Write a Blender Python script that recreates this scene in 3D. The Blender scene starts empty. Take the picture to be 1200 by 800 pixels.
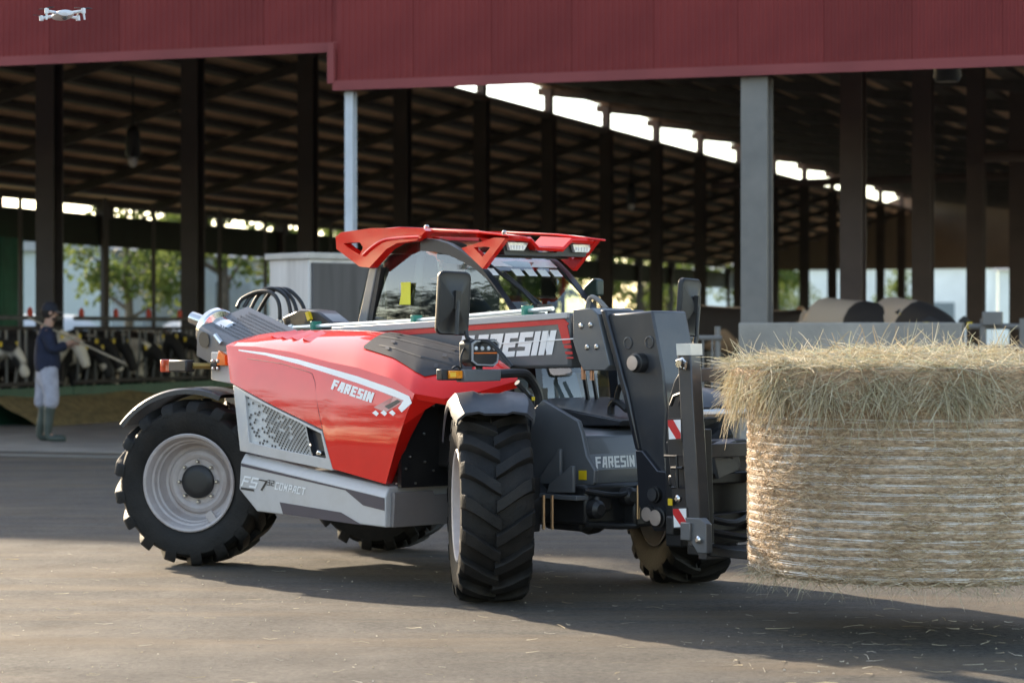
import bpy, bmesh, math, random
from mathutils import Vector, Matrix, noise
R = math.radians
rnd = random.Random(7)
scn = bpy.context.scene
col = scn.collection

# ------------------------------------------------------------------ camera, sky, sun, exposure
cam = bpy.data.objects.new('camera', bpy.data.cameras.new('camera')); col.objects.link(cam)
cam.data.sensor_width = 36; cam.data.lens = 85; cam.data.clip_start = .1; cam.data.clip_end = 5000
cam.location = (0, 0, 1.45); cam.rotation_euler = (R(90 - .243), 0, 0)
cam.data.dof.use_dof = True; cam.data.dof.focus_distance = 12.9; cam.data.dof.aperture_fstop = 3.0
scn.camera = cam
SUN_EL, SUN_AZ = R(22.0), R(-36)        # azimuth from +Y towards +X: behind the barn, to the left
world = bpy.data.worlds.new('World'); scn.world = world; world.use_nodes = True
wn = world.node_tree
sky = wn.nodes.new('ShaderNodeTexSky'); sky.sky_type = 'NISHITA'; sky.sun_disc = False
sky.sun_elevation = SUN_EL; sky.sun_rotation = SUN_AZ; sky.air_density = .8; sky.dust_density = .5; sky.ozone_density = 1.0
bg = wn.nodes['Background']; bg.inputs['Strength'].default_value = .15
wn.links.new(sky.outputs[0], bg.inputs[0])
sl = bpy.data.lights.new('sun', 'SUN'); sl.energy = 2.5; sl.angle = R(.9); sl.color = (1, .93, .84)
sun = bpy.data.objects.new('sun', sl); col.objects.link(sun)
sdir = Vector((math.sin(SUN_AZ) * math.cos(SUN_EL), math.cos(SUN_AZ) * math.cos(SUN_EL), math.sin(SUN_EL)))
sun.rotation_euler = sdir.to_track_quat('Z', 'Y').to_euler()
scn.view_settings.view_transform = 'Standard'; scn.view_settings.look = 'None'
scn.view_settings.gamma = 1; scn.view_settings.exposure = 2.1
scn.view_settings.use_white_balance = True; scn.view_settings.white_balance_temperature = 8300; scn.view_settings.white_balance_tint = 10   # the camera was balanced for the shade
scn.cycles.max_bounces = 10; scn.cycles.diffuse_bounces = 4; scn.cycles.transparent_max_bounces = 24

# ------------------------------------------------------------------ materials
MATS = {}
def mat(name, c, rough=.5, metal=0, var=.12, scale=6, bump=0, bscale=60, coat=0, spec=.5, c2=None, c2amt=.5, c2scale=3, stretch=None, objvar=0):
    if name in MATS: return MATS[name]
    m = bpy.data.materials.new(name); m.use_nodes = True; nt = m.node_tree; b = nt.nodes['Principled BSDF']
    L = nt.links.new
    b.inputs['Roughness'].default_value = rough; b.inputs['Metallic'].default_value = metal
    b.inputs['Coat Weight'].default_value = coat; b.inputs['Coat Roughness'].default_value = .04
    b.inputs['Specular IOR Level'].default_value = spec
    tc = nt.nodes.new('ShaderNodeTexCoord'); vec = tc.outputs['Object']
    if stretch:
        mp = nt.nodes.new('ShaderNodeMapping'); mp.inputs['Scale'].default_value = stretch; L(vec, mp.inputs['Vector']); vec = mp.outputs[0]
    n = nt.nodes.new('ShaderNodeTexNoise'); n.inputs['Scale'].default_value = scale; n.inputs['Detail'].default_value = 6; L(vec, n.inputs['Vector'])
    r = nt.nodes.new('ShaderNodeValToRGB'); L(n.outputs['Fac'], r.inputs['Fac'])
    r.color_ramp.elements[0].position = .3; r.color_ramp.elements[1].position = .7
    r.color_ramp.elements[0].color = [x * (1 - var) for x in c] + [1]; r.color_ramp.elements[1].color = [min(1, x * (1 + var)) for x in c] + [1]
    out = r.outputs['Color']
    if c2:
        n2 = nt.nodes.new('ShaderNodeTexNoise'); n2.inputs['Scale'].default_value = c2scale; n2.inputs['Detail'].default_value = 8; n2.inputs['Roughness'].default_value = .65
        L(vec, n2.inputs['Vector'])
        r2 = nt.nodes.new('ShaderNodeMapRange'); r2.inputs[1].default_value = .42; r2.inputs[2].default_value = .68; r2.inputs[4].default_value = c2amt
        L(n2.outputs['Fac'], r2.inputs[0])
        mx = nt.nodes.new('ShaderNodeMix'); mx.data_type = 'RGBA'; L(r2.outputs[0], mx.inputs[0]); L(out, mx.inputs[6]); mx.inputs[7].default_value = list(c2) + [1]
        out = mx.outputs[2]
    if objvar:
        oi = nt.nodes.new('ShaderNodeObjectInfo'); vr = nt.nodes.new('ShaderNodeMapRange'); vr.inputs[3].default_value = 1 - objvar; vr.inputs[4].default_value = 1 + objvar; L(oi.outputs['Random'], vr.inputs[0])
        hs = nt.nodes.new('ShaderNodeHueSaturation'); L(vr.outputs[0], hs.inputs['Value']); L(out, hs.inputs['Color']); out = hs.outputs[0]
    L(out, b.inputs['Base Color'])
    if bump:
        nb = nt.nodes.new('ShaderNodeTexNoise'); nb.inputs['Scale'].default_value = bscale; nb.inputs['Detail'].default_value = 4; L(vec, nb.inputs['Vector'])
        bp = nt.nodes.new('ShaderNodeBump'); bp.inputs['Strength'].default_value = bump; bp.inputs['Distance'].default_value = .02
        L(nb.outputs['Fac'], bp.inputs['Height']); L(bp.outputs[0], b.inputs['Normal'])
    MATS[name] = m
    return m

RED = mat('red_paint', (.78, .014, .009), .45, var=.05, coat=.8, spec=.08, bump=.025, bscale=5)
GREY = mat('grey_paint', (.105, .11, .115), .38, var=.08, coat=.3, bump=.03, bscale=9)
DGREY = mat('dark_grey_paint', (.035, .037, .042), .35, var=.15, coat=.3, c2=(.12, .1, .08), c2amt=.18, c2scale=8)
SILV = mat('silver_grey_paint', (.5, .485, .475), .42, var=.05, coat=.2, c2=(.25, .22, .18), c2amt=.25, c2scale=6)
BLACK = mat('black_plastic', (.012, .012, .013), .45, var=.2, c2=(.06, .05, .04), c2amt=.12)
NAVYBLK = mat('black_paint', (.02, .021, .025), .3, var=.1, coat=.25)
WHITE = mat('white_decal', (.8, .8, .79), .4, var=.03)
REDDEC = mat('red_decal', (.6, .015, .02), .35, var=.03)
DARKDEC = mat('dark_decal', (.045, .04, .06), .4, var=.05)
RUBBER = mat('tyre_rubber', (.015, .0145, .0142), .58, var=.3, scale=9, bump=.2, bscale=70, c2=(.05, .038, .028), c2amt=.25, c2scale=5, spec=.2)
RIMM = mat('rim_paint', (.46, .41, .395), .42, var=.08, c2=(.27, .19, .155), c2amt=.55, c2scale=4)
STEEL = mat('bare_steel', (.55, .53, .5), .3, metal=1, var=.1)
CHROME = mat('polished_steel', (.75, .72, .68), .16, metal=1, var=.06)
GALV = mat('galvanised_steel', (.165, .155, .145), .5, var=.14, scale=4, c2=(.2, .16, .13), c2amt=.25, c2scale=2)
TUBEM = mat('hydraulic_tube', (.75, .8, .77), .25, metal=.6, var=.05)
TEAL = mat('teal_clamp', (.02, .22, .16), .4)
YEL = mat('yellow_sticker', (.75, .5, .02), .45, var=.05)
YELG = mat('yellow_green_sticker', (.62, .6, .03), .45, var=.05)
FABRIC = mat('seat_fabric', (.02, .021, .024), .9, var=.2)
BARNRED = mat('red_cladding', (.195, .028, .028), .6, var=.18, scale=.7, c2=(.28, .05, .042), c2amt=.4, c2scale=.45, spec=.2, objvar=.1)
BARNTRIM = mat('red_flashing', (.235, .05, .05), .55, var=.15, scale=1, spec=.25)
DSTEEL = mat('dark_painted_steel', (.052, .044, .043), .6, var=.2, scale=2)
BROWNST = mat('rusty_brown_steel', (.06, .04, .034), .65, var=.25, scale=2)
ROOFM = mat('roof_sheet_underside', (.62, .42, .29), .8, var=.35, scale=.6)
PURL = mat('purlin_steel', (.055, .046, .042), .7, var=.2)
CONC = mat('concrete', (.34, .305, .265), .85, var=.16, scale=1.5, bump=.25, bscale=30, c2=(.14, .13, .12), c2amt=.5, c2scale=1)
GREENB = mat('green_board', (.01, .075, .045), .5, var=.2)
GREENC = mat('green_tarp', (.01, .13, .09), .6, var=.25, scale=2)
DGREENC = mat('dark_green_net', (.018, .028, .02), .8, var=.3, scale=1)
FODDER = mat('fodder', (.24, .175, .08), .95, var=.4, scale=9, bump=.8, bscale=40)

def glass(name, tint, refl=1.0):
    m = bpy.data.materials.new(name); m.use_nodes = True; nt = m.node_tree; nt.nodes.clear(); L = nt.links.new
    o = nt.nodes.new('ShaderNodeOutputMaterial'); mx = nt.nodes.new('ShaderNodeMixShader'); t = nt.nodes.new('ShaderNodeBsdfTransparent'); g = nt.nodes.new('ShaderNodeBsdfGlossy')
    t.inputs[0].default_value = list(tint) + [1]; g.inputs['Roughness'].default_value = .02
    ge = nt.nodes.new('ShaderNodeNewGeometry'); dt = nt.nodes.new('ShaderNodeVectorMath'); dt.operation = 'DOT_PRODUCT'; L(ge.outputs['Incoming'], dt.inputs[0]); L(ge.outputs['Normal'], dt.inputs[1])
    def op(o_, x, y): q = nt.nodes.new('ShaderNodeMath'); q.operation = o_; (L(x, q.inputs[0]) if not isinstance(x, float) else setattr(q.inputs[0], 'default_value', x)); (L(y, q.inputs[1]) if not isinstance(y, float) else setattr(q.inputs[1], 'default_value', y)); return q.outputs[0]
    ab = op('ABSOLUTE', dt.outputs['Value'], 0.0); fr = op('ADD', op('MULTIPLY', op('POWER', op('SUBTRACT', 1.0, ab), 5.0), .95), .05)
    k = nt.nodes.new('ShaderNodeMath'); k.operation = 'MULTIPLY'; k.inputs[1].default_value = refl; k.use_clamp = True
    L(fr, k.inputs[0]); L(k.outputs[0], mx.inputs[0]); L(t.outputs[0], mx.inputs[1]); L(g.outputs[0], mx.inputs[2]); L(mx.outputs[0], o.inputs[0])
    return m
GLASS = glass('tinted_glass', (.55, .64, .6), 2.3)
MIRROR = mat('mirror_glass', (.8, .8, .8), .03, metal=1, var=.01)
AMBER = mat('amber_lens', (.85, .25, .01), .15, var=.2, scale=40, coat=1)
REDLENS = mat('red_lens', (.7, .08, .03), .15, var=.2, scale=40, coat=1)
CLEARLENS = mat('clear_lens', (.55, .56, .58), .12, var=.25, scale=60, coat=1)
ORANGE = mat('orange_reflector', (.9, .18, .02), .3, var=.1)
SKIN = mat('skin', (.45, .25, .18), .55, var=.08)
NAVY = mat('navy_sweater', (.012, .017, .04), .9, var=.35, scale=7, bump=1.0, bscale=8)
TROUS = mat('grey_trousers', (.36, .36, .42), .9, var=.2, scale=7, bump=1.0, bscale=9)
BOOT = mat('green_rubber_boot', (.045, .06, .05), .5, var=.15)
HAIR = mat('dark_hair', (.018, .012, .01), .8, var=.3)
WOOD = mat('pale_wood_pole', (.3, .24, .17), .7, var=.2)

def random_tint(name, cols, rough=.8, transl=0):
    m = bpy.data.materials.new(name); m.use_nodes = True; nt = m.node_tree; b = nt.nodes['Principled BSDF']; L = nt.links.new
    g = nt.nodes.new('ShaderNodeNewGeometry'); r = nt.nodes.new('ShaderNodeValToRGB'); L(g.outputs['Random Per Island'], r.inputs[0])
    e = r.color_ramp.elements
    while len(e) < len(cols): e.new(.5)
    for i, c in enumerate(cols): e[i].position = i / (len(cols) - 1); e[i].color = list(c) + [1]
    L(r.outputs[0], b.inputs['Base Color']); b.inputs['Roughness'].default_value = rough; b.inputs['Specular IOR Level'].default_value = .25
    if transl:
        t = nt.nodes.new('ShaderNodeBsdfTranslucent'); L(r.outputs[0], t.inputs[0]); mx = nt.nodes.new('ShaderNodeMixShader'); mx.inputs[0].default_value = transl
        L(b.outputs[0], mx.inputs[1]); L(t.outputs[0], mx.inputs[2]); L(mx.outputs[0], nt.nodes['Material Output'].inputs[0])
    return m
HAYS = random_tint('hay_strands', [(.36, .26, .15), (.56, .47, .33), (.46, .41, .26), (.68, .6, .46), (.4, .32, .21), (.42, .42, .28), (.62, .54, .4)], .7, .2)
WOODLEAF = random_tint('dark_leaves', [(.012, .022, .005), (.025, .038, .008), (.04, .05, .014)], .8, .12)
LEAF = random_tint('leaves', [(.06, .09, .02), (.1, .14, .035), (.14, .17, .05), (.08, .12, .03)], .6, .5)
BARK = mat('bark', (.09, .07, .05), .9, var=.3)

# ------------------------------------------------------------------ mesh helpers
class MB:
    def __init__(s): s.v = []; s.f = []; s.cut = []
    def add(s, vs, fs):
        o = len(s.v); s.cut.append((o, len(s.f))); s.v += [tuple(v) for v in vs]; s.f += [tuple(i + o for i in f) for f in fs]; return s
    def box(s, c, d, rot=None):
        vs = [Vector((x * d[0] / 2, y * d[1] / 2, z * d[2] / 2)) for x in (-1, 1) for y in (-1, 1) for z in (-1, 1)]
        if rot is not None: vs = [rot @ v for v in vs]
        return s.add([v + Vector(c) for v in vs], [(0, 1, 3, 2), (4, 6, 7, 5), (0, 4, 5, 1), (2, 3, 7, 6), (0, 2, 6, 4), (1, 5, 7, 3)])
    def prism(s, poly, a, b, ax='y'):
        f = {'y': lambda p, t: (p[0], t, p[1]), 'x': lambda p, t: (t, p[0], p[1]), 'z': lambda p, t: (p[0], p[1], t)}[ax]
        n = len(poly)
        return s.add([f(p, a) for p in poly] + [f(p, b) for p in poly],
                     [tuple(range(n))[::-1], tuple(range(n, 2 * n))] + [(i, (i + 1) % n, n + (i + 1) % n, n + i) for i in range(n)])
    def ring(s, outer, inner, a, b, ax='y'):
        f = {'y': lambda p, t: (p[0], t, p[1]), 'x': lambda p, t: (t, p[0], p[1]), 'z': lambda p, t: (p[0], p[1], t)}[ax]
        n = len(outer); vs = [f(p, t) for t in (a, b) for L_ in (outer, inner) for p in L_]; fs = []
        for i in range(n):
            j = (i + 1) % n
            fs += [(i, j, n + j, n + i), (2 * n + i, 3 * n + i, 3 * n + j, 2 * n + j), (i, 2 * n + i, 2 * n + j, j), (n + i, n + j, 3 * n + j, 3 * n + i)]
        return s.add(vs, fs)
    def tube(s, pts, r, n=8, smooth=0):
        pts = [Vector(p) for p in pts]
        if smooth:
            q = []
            for i in range(len(pts) - 1):
                p0, p1, p2, p3 = pts[max(i - 1, 0)], pts[i], pts[i + 1], pts[min(i + 2, len(pts) - 1)]
                for k in range(smooth):
                    t = k / smooth
                    q.append(.5 * (2 * p1 + (p2 - p0) * t + (2 * p0 - 5 * p1 + 4 * p2 - p3) * t * t + (3 * p1 - p0 - 3 * p2 + p3) * t ** 3))
            pts = q + [pts[-1]]
        vs = []; m = len(pts); a = None; nr = len(r) - 1 if isinstance(r, (list, tuple)) else 0
        for i, p in enumerate(pts):
            d = (pts[min(i + 1, m - 1)] - pts[max(i - 1, 0)]).normalized()
            if a is None: a = d.cross(Vector((0, 0, 1)) if abs(d.z) < .95 else Vector((1, 0, 0)))
            else: a = a - d * a.dot(d)
            a.normalize(); b = a.cross(d)
            if nr: x = i / (m - 1) * nr; j = min(int(x), nr - 1); rr = r[j] + (r[j + 1] - r[j]) * (x - j)
            else: rr = r
            vs += [p + (a * math.cos(2 * math.pi * k / n) + b * math.sin(2 * math.pi * k / n)) * rr for k in range(n)]
        fs = [(i * n + k, i * n + (k + 1) % n, (i + 1) * n + (k + 1) % n, (i + 1) * n + k) for i in range(m - 1) for k in range(n)]
        fs += [tuple(range(n))[::-1], tuple(range((m - 1) * n, m * n))]
        return s.add(vs, fs)
    def lathe(s, prof, n=24, M=Matrix(), closed=False, open_=False):
        # profile (r, h) round the local Z axis, then M
        vs = [M @ Vector((r * math.cos(2 * math.pi * k / n), r * math.sin(2 * math.pi * k / n), h)) for r, h in prof for k in range(n)]
        m = len(prof); fs = [(i * n + k, i * n + (k + 1) % n, (i + 1) * n + (k + 1) % n, (i + 1) * n + k) for i in range(m - 1) for k in range(n)]
        if closed: fs += [((m - 1) * n + k, (m - 1) * n + (k + 1) % n, (k + 1) % n, k) for k in range(n)]
        elif not open_: fs += [tuple(range(n))[::-1], tuple(range((m - 1) * n, m * n))]
        return s.add(vs, fs)
    def grid(s, rows):
        m, n = len(rows), len(rows[0])
        return s.add([p for r in rows for p in r], [(i * n + j, i * n + j + 1, (i + 1) * n + j + 1, (i + 1) * n + j) for i in range(m - 1) for j in range(n - 1)])
    def mesh(s, name, m, smooth=35):
        me = bpy.data.meshes.new(name); me.from_pydata(s.v, [], s.f); me.update()
        bm = bmesh.new(); bm.from_mesh(me); bmesh.ops.recalc_face_normals(bm, faces=bm.faces); bm.to_mesh(me); bm.free()
        me.materials.append(m)
        if smooth: me.shade_smooth(); me.set_sharp_from_angle(angle=R(smooth))
        return me
    def build(s, name, m, parent=None, bevel=0, smooth=35, seg=2):
        o = bpy.data.objects.new(name, s.mesh(name, m, smooth)); col.objects.link(o); o.parent = parent
        if bevel:
            b = o.modifiers.new('bevel', 'BEVEL'); b.width = bevel; b.segments = seg; b.limit_method = 'ANGLE'; b.angle_limit = R(40); b.harden_normals = False
        return o
def each(mb, name, m, parent=None, bevel=0, smooth=35):
    """every piece of the builder becomes an object of its own"""
    out = []
    for k, (v0, f0) in enumerate(mb.cut):
        v1, f1 = mb.cut[k + 1] if k + 1 < len(mb.cut) else (len(mb.v), len(mb.f))
        q = MB(); q.add(mb.v[v0:v1], [tuple(i - v0 for i in f) for f in mb.f[f0:f1]]); out.append(q.build(name, m, parent, bevel, smooth))
    return out
def stuff(o): o['kind'] = 'stuff'; return o
def thing(name, label, cat, loc=(0, 0, 0), rz=0, group=None, parent=None):
    o = bpy.data.objects.new(name, None); col.objects.link(o); o.location = loc; o.rotation_euler = (0, 0, rz)
    o['label'] = label; o['category'] = cat
    if group: o['group'] = group
    return o
def part_root(name, parent, loc=(0, 0, 0)):
    o = bpy.data.objects.new(name, None); col.objects.link(o); o.parent = parent; o.location = loc; return o
def tag(o, label, cat, group=None):
    o['label'] = label; o['category'] = cat
    if group: o['group'] = group
    return o
def copy_tree(o, parent=None):
    c = o.copy(); col.objects.link(c); c.parent = parent
    for ch in list(o.children): copy_tree(ch, c)
    return c
def axis_to(d):
    return Vector(d).normalized().to_track_quat('Z', 'Y').to_matrix().to_4x4()
def at(p, d=(0, 0, 1)): return Matrix.Translation(Vector(p)) @ axis_to(d)
def lerp(a, b, t): return tuple(x + (y - x) * t for x, y in zip(a, b))

GLYPH = {
 'F': [[(0, 0), (0, 1)], [(0, 1), (1, 1)], [(0, .52), (.85, .52)]],
 'A': [[(0, 0), (.35, 1)], [(.35, 1), (.9, 1)], [(.95, 0), (.95, 1)], [(.25, .36), (.95, .36)]],
 'R': [[(0, 0), (0, 1)], [(0, 1), (.95, 1)], [(.95, .55), (.95, 1)], [(0, .5), (.9, .5)], [(.65, .5), (1, 0)]],
 'E': [[(0, 0), (0, 1)], [(0, 1), (1, 1)], [(0, .5), (.85, .5)], [(0, 0), (1, 0)]],
 'S': [[(.05, 1), (1, 1)], [(0, .52), (0, 1)], [(0, .52), (1, .48)], [(1, 0), (1, .48)], [(0, 0), (1, 0)]],
 'I': [[(0, 0), (0, 1)]],
 'N': [[(0, 0), (0, 1)], [(0, 1), (1, 0)], [(1, 0), (1, 1)]],
 '7': [[(0, 1), (1, 1)], [(1, 1), (.4, 0)]], '3': [[(0, 1), (1, 1)], [(.2, .5), (1, .5)], [(0, 0), (1, 0)], [(1, 0), (1, 1)]],
 '2': [[(0, 1), (1, 1)], [(1, .5), (1, 1)], [(0, .5), (1, .5)], [(0, 0), (0, .5)], [(0, 0), (1, 0)]],
 'C': [[(0, 0), (0, 1)], [(0, 1), (1, 1)], [(0, 0), (1, 0)]], 'O': [[(0, 0), (0, 1)], [(1, 0), (1, 1)], [(0, 1), (1, 1)], [(0, 0), (1, 0)]],
 'M': [[(0, 0), (0, 1)], [(0, 1), (.5, .3)], [(.5, .3), (1, 1)], [(1, 0), (1, 1)]], 'P': [[(0, 0), (0, 1)], [(0, 1), (1, 1)], [(1, .45), (1, 1)], [(0, .45), (1, .45)]],
 'T': [[(0, 1), (1, 1)], [(.5, 0), (.5, 1)]],
}
def lettering(mb, text, BL, BR, TL, put, th=.27, w=.36, gap=.07):
    """block letters laid on a surface: BL, BR, TL are its 2D corners, put(p, lift) gives the 3D point"""
    adv = [(th if c in 'I' else w + th) for c in text]; total = sum(adv) + gap * (len(text) - 1)
    x = 0; k = 0
    for c, a in zip(text, adv):
        for (p, q) in GLYPH[c]:
            ww = 0 if c == 'I' else w
            P = Vector((x + th / 2 + p[0] * ww, th * .42 + p[1] * (1 - th * .84))); Q = Vector((x + th / 2 + q[0] * ww, th * .42 + q[1] * (1 - th * .84)))
            d = (Q - P).normalized(); nn = Vector((-d.y, d.x)) * (th * (.5 if abs(d.y) > .5 else .42)); d = d * (th * (.42 if abs(d.y) > .5 else .5))
            if abs(d.x) > 1e-4 and abs(d.y) > 1e-4: d = d * .3
            quad = [P - d - nn, Q + d - nn, Q + d + nn, P - d + nn]; k += 1
            vs = []
            for s_ in quad:
                s0, t0 = s_.x / total, min(1, max(0, s_.y))
                vs.append(put((BL[0] + s0 * (BR[0] - BL[0]) + t0 * (TL[0] - BL[0]), BL[1] + s0 * (BR[1] - BL[1]) + t0 * (TL[1] - BL[1])), .0025 + .0003 * (k % 6)))
            mb.add(vs, [(0, 1, 2, 3)])
        x += a + gap

def skin(name, joints, edges, m, parent, sub=2, root=0):
    bm = bmesh.new(); ly = bm.verts.layers.skin.verify(); vs = [bm.verts.new(j[0]) for j in joints]
    for i, v in enumerate(vs):
        r = joints[i][1]; v[ly].radius = r if isinstance(r, tuple) else (r, r); v[ly].use_root = (i == root)
    for e in edges: bm.edges.new((vs[e[0]], vs[e[1]]))
    me = bpy.data.meshes.new(name); bm.to_mesh(me); bm.free()
    o = bpy.data.objects.new(name, me); col.objects.link(o)
    md = o.modifiers.new('skin', 'SKIN'); md.use_smooth_shade = True
    s = o.modifiers.new('sub', 'SUBSURF'); s.levels = sub; s.render_levels = sub
    dg = bpy.context.evaluated_depsgraph_get(); ev = o.evaluated_get(dg)
    nm = bpy.data.meshes.new_from_object(ev); nm.materials.clear(); nm.materials.append(m); nm.shade_smooth()
    bpy.data.objects.remove(o); o = bpy.data.objects.new(name, nm); col.objects.link(o); o.parent = parent
    return o

# ------------------------------------------------------------------ ground
def ground_mat():
    m = bpy.data.materials.new('asphalt'); m.use_nodes = True; nt = m.node_tree; b = nt.nodes['Principled BSDF']; L = nt.links.new
    tc = nt.nodes.new('ShaderNodeTexCoord')
    def nz(scale, det=8, rough=.6, st=None):
        n = nt.nodes.new('ShaderNodeTexNoise'); n.inputs['Scale'].default_value = scale; n.inputs['Detail'].default_value = det; n.inputs['Roughness'].default_value = rough
        if st:
            mp = nt.nodes.new('ShaderNodeMapping'); mp.inputs['Scale'].default_value = st; mp.inputs['Rotation'].default_value = (0, 0, R(12)); L(tc.outputs['Object'], mp.inputs[0]); L(mp.outputs[0], n.inputs['Vector'])
        else: L(tc.outputs['Object'], n.inputs['Vector'])
        return n.outputs['Fac']
    def mr(x, a, b_, c, d):
        r = nt.nodes.new('ShaderNodeMapRange'); L(x, r.inputs[0])
        for i, v in enumerate((a, b_, c, d)): r.inputs[i + 1].default_value = v
        return r.outputs[0]
    def mix(f, A_, B_):
        x = nt.nodes.new('ShaderNodeMix'); x.data_type = 'RGBA'; L(f, x.inputs[0])
        for s_, i in ((A_, 6), (B_, 7)):
            if isinstance(s_, tuple): x.inputs[i].default_value = s_ + (1,)
            else: L(s_, x.inputs[i])
        return x.outputs[2]
    c = mix(mr(nz(26, 9, .88), .4, .6, 0, 1), (.038, .036, .034), (.138, .127, .115))
    c = mix(mr(nz(1, 8, .65, (.25, 1.6, 1)),   .45, .68, 0, .75), c, (.2, .145, .095))          # dust dragged along the wheel tracks
    c = mix(mr(nz(.35, 6, .6), .45, .7, 0, .4), c, (.145, .118, .09))
    c = mix(mr(nz(55, 3, .8), .62, .72, 0, .6), c, (.3, .25, .19))
    L(c, b.inputs['Base Color']); L(mr(nz(2, 5), .3, .7, .62, .88), b.inputs['Roughness']); b.inputs['Specular IOR Level'].default_value = .35
    bp = nt.nodes.new('ShaderNodeBump'); bp.inputs['Strength'].default_value = .9; bp.inputs['Distance'].default_value = .03; L(nz(30, 9, .88), bp.inputs['Height'])
    bp2 = nt.nodes.new('ShaderNodeBump'); bp2.inputs['Strength'].default_value = .35; bp2.inputs['Distance'].default_value = .08; L(nz(2.2, 5, .6), bp2.inputs['Height'])
    L(bp.outputs[0], bp2.inputs['Normal']); L(bp2.outputs[0], b.inputs['Normal'])
    return m
ASPH = ground_mat()
g = MB(); S = 2500
g.add([(-S, -S, 0), (S, -S, 0), (S, S, 0), (-S, S, 0)], [(0, 1, 2, 3)])
o = g.build('ground', ASPH, smooth=0); o['kind'] = 'structure'

# ------------------------------------------------------------------ barn (x across the gable to the right, y away along the barn)
BA = -math.atan2(.333, .943)
def Bm(a, b, z=0):
    c, s = math.cos(BA), math.sin(BA); return Vector((a * c - b * s, a * s + b * c, z))
F0, BAY, ROW_L, ROW_R, WALL_L, END = 25.1, 5.1, -20.2, -6.1, -29.0, 115.0
apron = MB(); apron.prism([(-29, 25.6), (8, 25.6), (8, 116), (-29, 116)], -.05, .006, 'z')
o = apron.build('feed_alley_floor', CONC, smooth=0); o['kind'] = 'structure'; o.rotation_euler[2] = BA
pen = MB(); pen.prism([(-29, 26), (ROW_L, 26), (ROW_L, 116), (-29, 116)], -.05, .012, 'z')
o = pen.build('left_pen_floor', mat('manure_bedding', (.055, .045, .035), .95, var=.4, scale=2, bump=.5, bscale=12), smooth=0); o['kind'] = 'structure'; o.rotation_euler[2] = BA
strip = MB(); strip.prism([(-29, 24.6), (8, 24.6), (8, 25.0), (-29, 25.0)], -.05, .004, 'z')
o = strip.build('drain_strip', mat('pale_concrete', (.2, .185, .16), .9, var=.2, scale=3), smooth=0); o['kind'] = 'structure'; o.rotation_euler[2] = BA

barn = thing('dairy_barn', 'long open cattle barn with red ribbed gable cladding and dark steel columns', 'barn', (0, 0, 0), BA)
def sheet(a0, a1, z0, z1):
    """one ribbed cladding sheet of the gable"""
    m = MB(); pts = []; a = 0; n = 12; p = (a1 - a0) / n
    for k in range(n):
        pts += [(k * p, 0), (k * p + p * .62, 0), (k * p + p * .7, -.013), (k * p + p * .92, -.013)]
    pts += [(a1 - a0 - .003, 0)]
    fr = [(x, y) for x, y in pts]; bk = [(x, .035) for x, y in reversed(pts)]
    poly = fr + bk
    m.prism(poly, 0, z1 - z0, 'z'); return m
meA = sheet(0, .93, 4.69, 7.45).mesh('cladding_sheet', BARNRED, 20); meB = sheet(0, .93, 4.25, 7.45).mesh('cladding_sheet', BARNRED, 20)
SPLIT = -10.96
for k in range(20):
    o = bpy.data.objects.new('cladding_sheet', meA); col.objects.link(o); o.parent = barn; o.location = (SPLIT - .93 * (k + 1), F0 + .05, 4.69)
for k in range(16):
    o = bpy.data.objects.new('cladding_sheet', meB); col.objects.link(o); o.parent = barn; o.location = (SPLIT + .93 * k, F0, 4.25)
t = MB(); t.prism([(-.06, 4.6), (-.03, 4.6), (.08, 4.63), (.08, 4.69), (-.06, 4.71)], -29.6, SPLIT + .0, 'x'); 
for i, v in enumerate(t.v): t.v[i] = (v[0], v[1] + F0 + .05, v[2])
t.build('bottom_flashing', BARNTRIM, barn)
t = MB(); t.prism([(-.06, 4.16), (-.03, 4.16), (.08, 4.19), (.08, 4.25), (-.06, 4.27)], SPLIT - .03, 4, 'x')
for i, v in enumerate(t.v): t.v[i] = (v[0], v[1] + F0, v[2])
t.build('bottom_flashing', BARNTRIM, barn)
t = MB(); t.box((SPLIT - .05, F0 + .0, 4.47), (.08, .14, .46)); t.build('corner_flashing', BARNTRIM, barn)
def hcol(h, w=.33, d=.33, tf=.03):
    m = MB(); m.box((0, -d / 2 + tf / 2, h / 2), (w, tf, h)); m.box((0, d / 2 - tf / 2, h / 2), (w, tf, h)); m.box((0, 0, h / 2), (.025, d - 2 * tf - .004, h)); return m
cl = hcol(7.1).mesh('column', DSTEEL); cr = hcol(6.0, .28, .3).mesh('column', BROWNST)
k = 0; b = 34.6 - 2 * BAY
while b < END:
    o = bpy.data.objects.new('column', cl); col.objects.link(o); o.parent = barn; o.location = (ROW_L, b, 0); b += BAY
b = F0 + BAY
while b < END:
    o = bpy.data.objects.new('column', cr); col.objects.link(o); o.parent = barn; o.location = (ROW_R, b, 0); b += BAY
hcol(4.16, .29, .26, .03).build('front_column', GALV, barn).location = ((-6.297,2.252)[0] + .145, F0 + .2, 0)
hcol(4.16, .10, .12, .012).build('front_post', mat('pale_galvanised', (.5, .53, .57), .5, var=.08), barn).location = ((-10.846,3.267)[0], F0 + .13, 0)
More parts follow.
